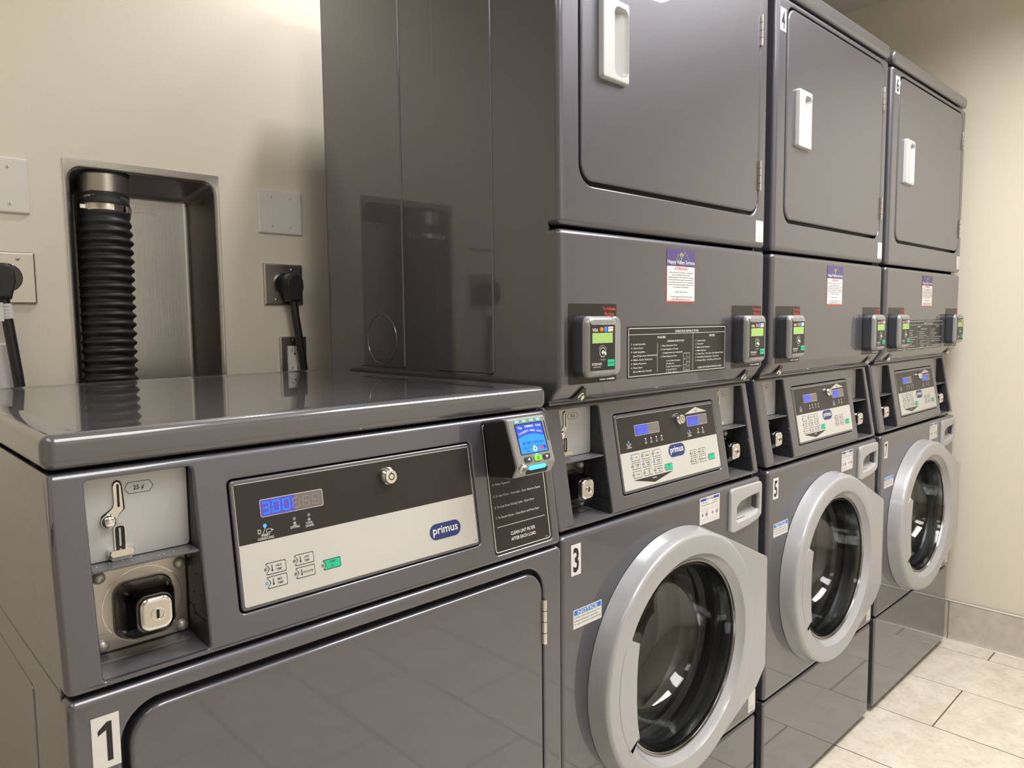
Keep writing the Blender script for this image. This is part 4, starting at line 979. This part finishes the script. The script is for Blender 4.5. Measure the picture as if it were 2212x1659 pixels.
tube(g, [(-.4117, .905, 1.5395), (-.4117, .905, 1.5415)], [.0495, .0495], 'black', 36)
g.build('duct_collar', vb, 'galvanised round duct collar')
g = G()
pts, rad = [], []
N = 24; zt, zb = 1.497, 1.045
path = lambda t: (-.4117-.0165*t, .905-.030*(t**.8), zt+(zb-zt)*t)
for i in range(N*6+1):
    t = i/(N*6); pts.append(path(t)); ph = (i % 6)/6
    amp = min(1, max(0, (t-.07)/.12)); rad.append(.0468+.0015*amp+(.0030*amp+.0008)*math.cos(2*PI*ph)*(1+.15*math.sin(i*1.7)))
tube(g, pts, rad, 'rubber', 36, cap=False)
hz = tag(g.build('vent_hose', ang=80), 'black corrugated flexible vent hose hanging in the steel box', 'hose')
g = G(); tube(g, [(-.4125, .9035, 1.464), (-.4125, .9035, 1.4655), (-.4120, .904, 1.4765), (-.4120, .904, 1.478)], [.0488, .0500, .0500, .0488], 'chrome', 36, cap=False)
rbox(g, -.4660, -.4540, .872, .888, 1.466, 1.476, .002, 'chrome'); g.build('hose_clamp', hz, 'steel band clamp')

def plate(parent, cx, cz, wd, h, mt, screws, name='plate'):
    g = G(); Mw = front(YB)
    panel(g, (cx-wd/2, cx+wd/2, cz-h/2, cz+h/2, .003), Mw, mt, wf=.006, wb=0, r=.004, seg=3)
    for sx_, sz_ in screws:
        dome(g, cx+sx_, cz+sz_, .0035, .0012, .006, Mw, mt, 12); rect(g, cx+sx_-.0004, cx+sx_+.0004, cz+sz_-.0028, cz+sz_+.0028, .0073, Mw, 'black_print')
    return g.build(name, parent)
def blank(cx, cz, label, wd=.112, h=.104):
    o = plate(None, cx, cz, wd, h, 'off_white', [(-.023, .034), (.023, .034), (-.023, -.034), (.023, -.034)], 'wall_plate')
    tag(o, label, 'wall plate', 'blank wall plates'); return o
blank(-.0395, 1.4970, 'white blank wall plate between vent box and stacked machine')
blank(-.6080, 1.4975, 'white blank wall plate at the left edge above steel outlet')
def outlet(cx, cz, label):
    t = thing('power_outlet', label, 'power outlet', (0, 0, 0), 'steel dryer outlets')
    plate(t, cx, cz, .100, .099, 'steel', [(.021, .036), (-.021, -.036)])
    g = G(); lathe(g, cx, cz, [(.027, .004), (.027, .0105), (.025, .012)], front(YB), 'black_gloss', 28); g.build('socket', t)
    return t
outlet(-.0375, 1.3250, 'steel outlet plate with black plug beside the stacked machine')
outlet(-.5995, 1.3240, 'steel outlet plate with black plug at the left edge')
def duplex(cx, cz, label, mt='steel'):
    t = thing('duplex_outlet', label, 'power outlet', (0, 0, 0), 'white duplex outlets')
    plate(t, cx, cz, .070, .114, mt, [(0, .048), (0, -.048)])
    Mw = front(YB); g = G(); panel(g, (cx-.0165, cx+.0165, cz-.034, cz+.034, .002), Mw, 'white', wf=.0095, wb=.004, r=.0012, seg=2)
    for s_ in (-1, 1):
        zc = cz+s_*.022
        rect(g, cx-.0075, cx-.0060, zc-.003, zc+.005, .0098, Mw, 'black_print'); rect(g, cx+.0055, cx+.0070, zc-.002, zc+.004, .0098, Mw, 'black_print'); flat(g, ell(cx, zc-.0075, .0024, .0024, 10), .0098, Mw, 'black_print')
    rect(g, cx-.008, cx+.008, cz+.001, cz+.005, .0100, Mw, 'off_white'); rect(g, cx-.008, cx+.008, cz-.005, cz-.001, .0100, Mw, 'off_white')
    g.build('receptacle', t); return t
duplex(-.018, 1.1430, 'white duplex outlet behind the cord beside the stacked machine')
duplex(-.637, 1.1430, 'white duplex outlet at the left edge beneath the steel outlet', 'white')
def cord(cx, cz, pts, label, tagged=False):
    t = thing('plugged_cable', label, 'power cord', (0, 0, 0), 'black dryer power cords')
    g = G(); Mw = front(YB)
    L = [(-.021, -.010), (-.0225, .006), (-.018, .022), (-.009, .030), (.003, .031), (.014, .026), (.021, .014), (.0215, -.004), (.016, -.024), (.013, -.036), (-.013, -.036), (-.016, -.024)]
    slab(g, [(cx+a, cz+b_) for a, b_ in L], .013, .050, Mw, 'rubber', r=.007)
    g.build('plug', t, 'moulded black angled plug', ang=50)
    g = G(); tube(g, pts, .0095, 'gasket', 14); g.build('cable', t)
    if tagged:
        g = G(); p0, p1 = Vector(pts[0]), Vector(pts[1]); d_ = (p1-p0).normalized()
        tube(g, [p0+d_*.012, p0+d_*.040], .0112, 'white', 14)
        rbox(g, p0.x-.014, p0.x-.003, p0.y-.012, p0.y-.010, p0.z-.045, p0.z-.010, .0008, 'white')
        for q in range(4): rect(g, p0.x-.006, p0.x+.006, p0.z-.018-.006*q, p0.z-.0165-.006*q, .0, front(p0.y-.0118), 'grey_print')
        g.build('cord_tag', t, 'white printed cord tag')
    return t
yp = YB-.032
cord(-.0290, 1.3200, [(-.027, yp, 1.288), (-.024, yp, 1.25), (-.017, yp, 1.20), (-.008, yp+.004, 1.15), (.0, yp+.008, 1.10), (.004, yp+.008, 1.05), (.0, yp+.004, .90)], 'black power cord with plug hanging beside the stacked machine')
cord(-.6110, 1.3180, [(-.609, yp, 1.286), (-.606, yp, 1.25), (-.601, yp, 1.20), (-.596, yp, 1.15), (-.592, yp, 1.10), (-.592, yp, 1.04), (-.60, yp, .90)], 'black power cord with white tag at the left edge', True)
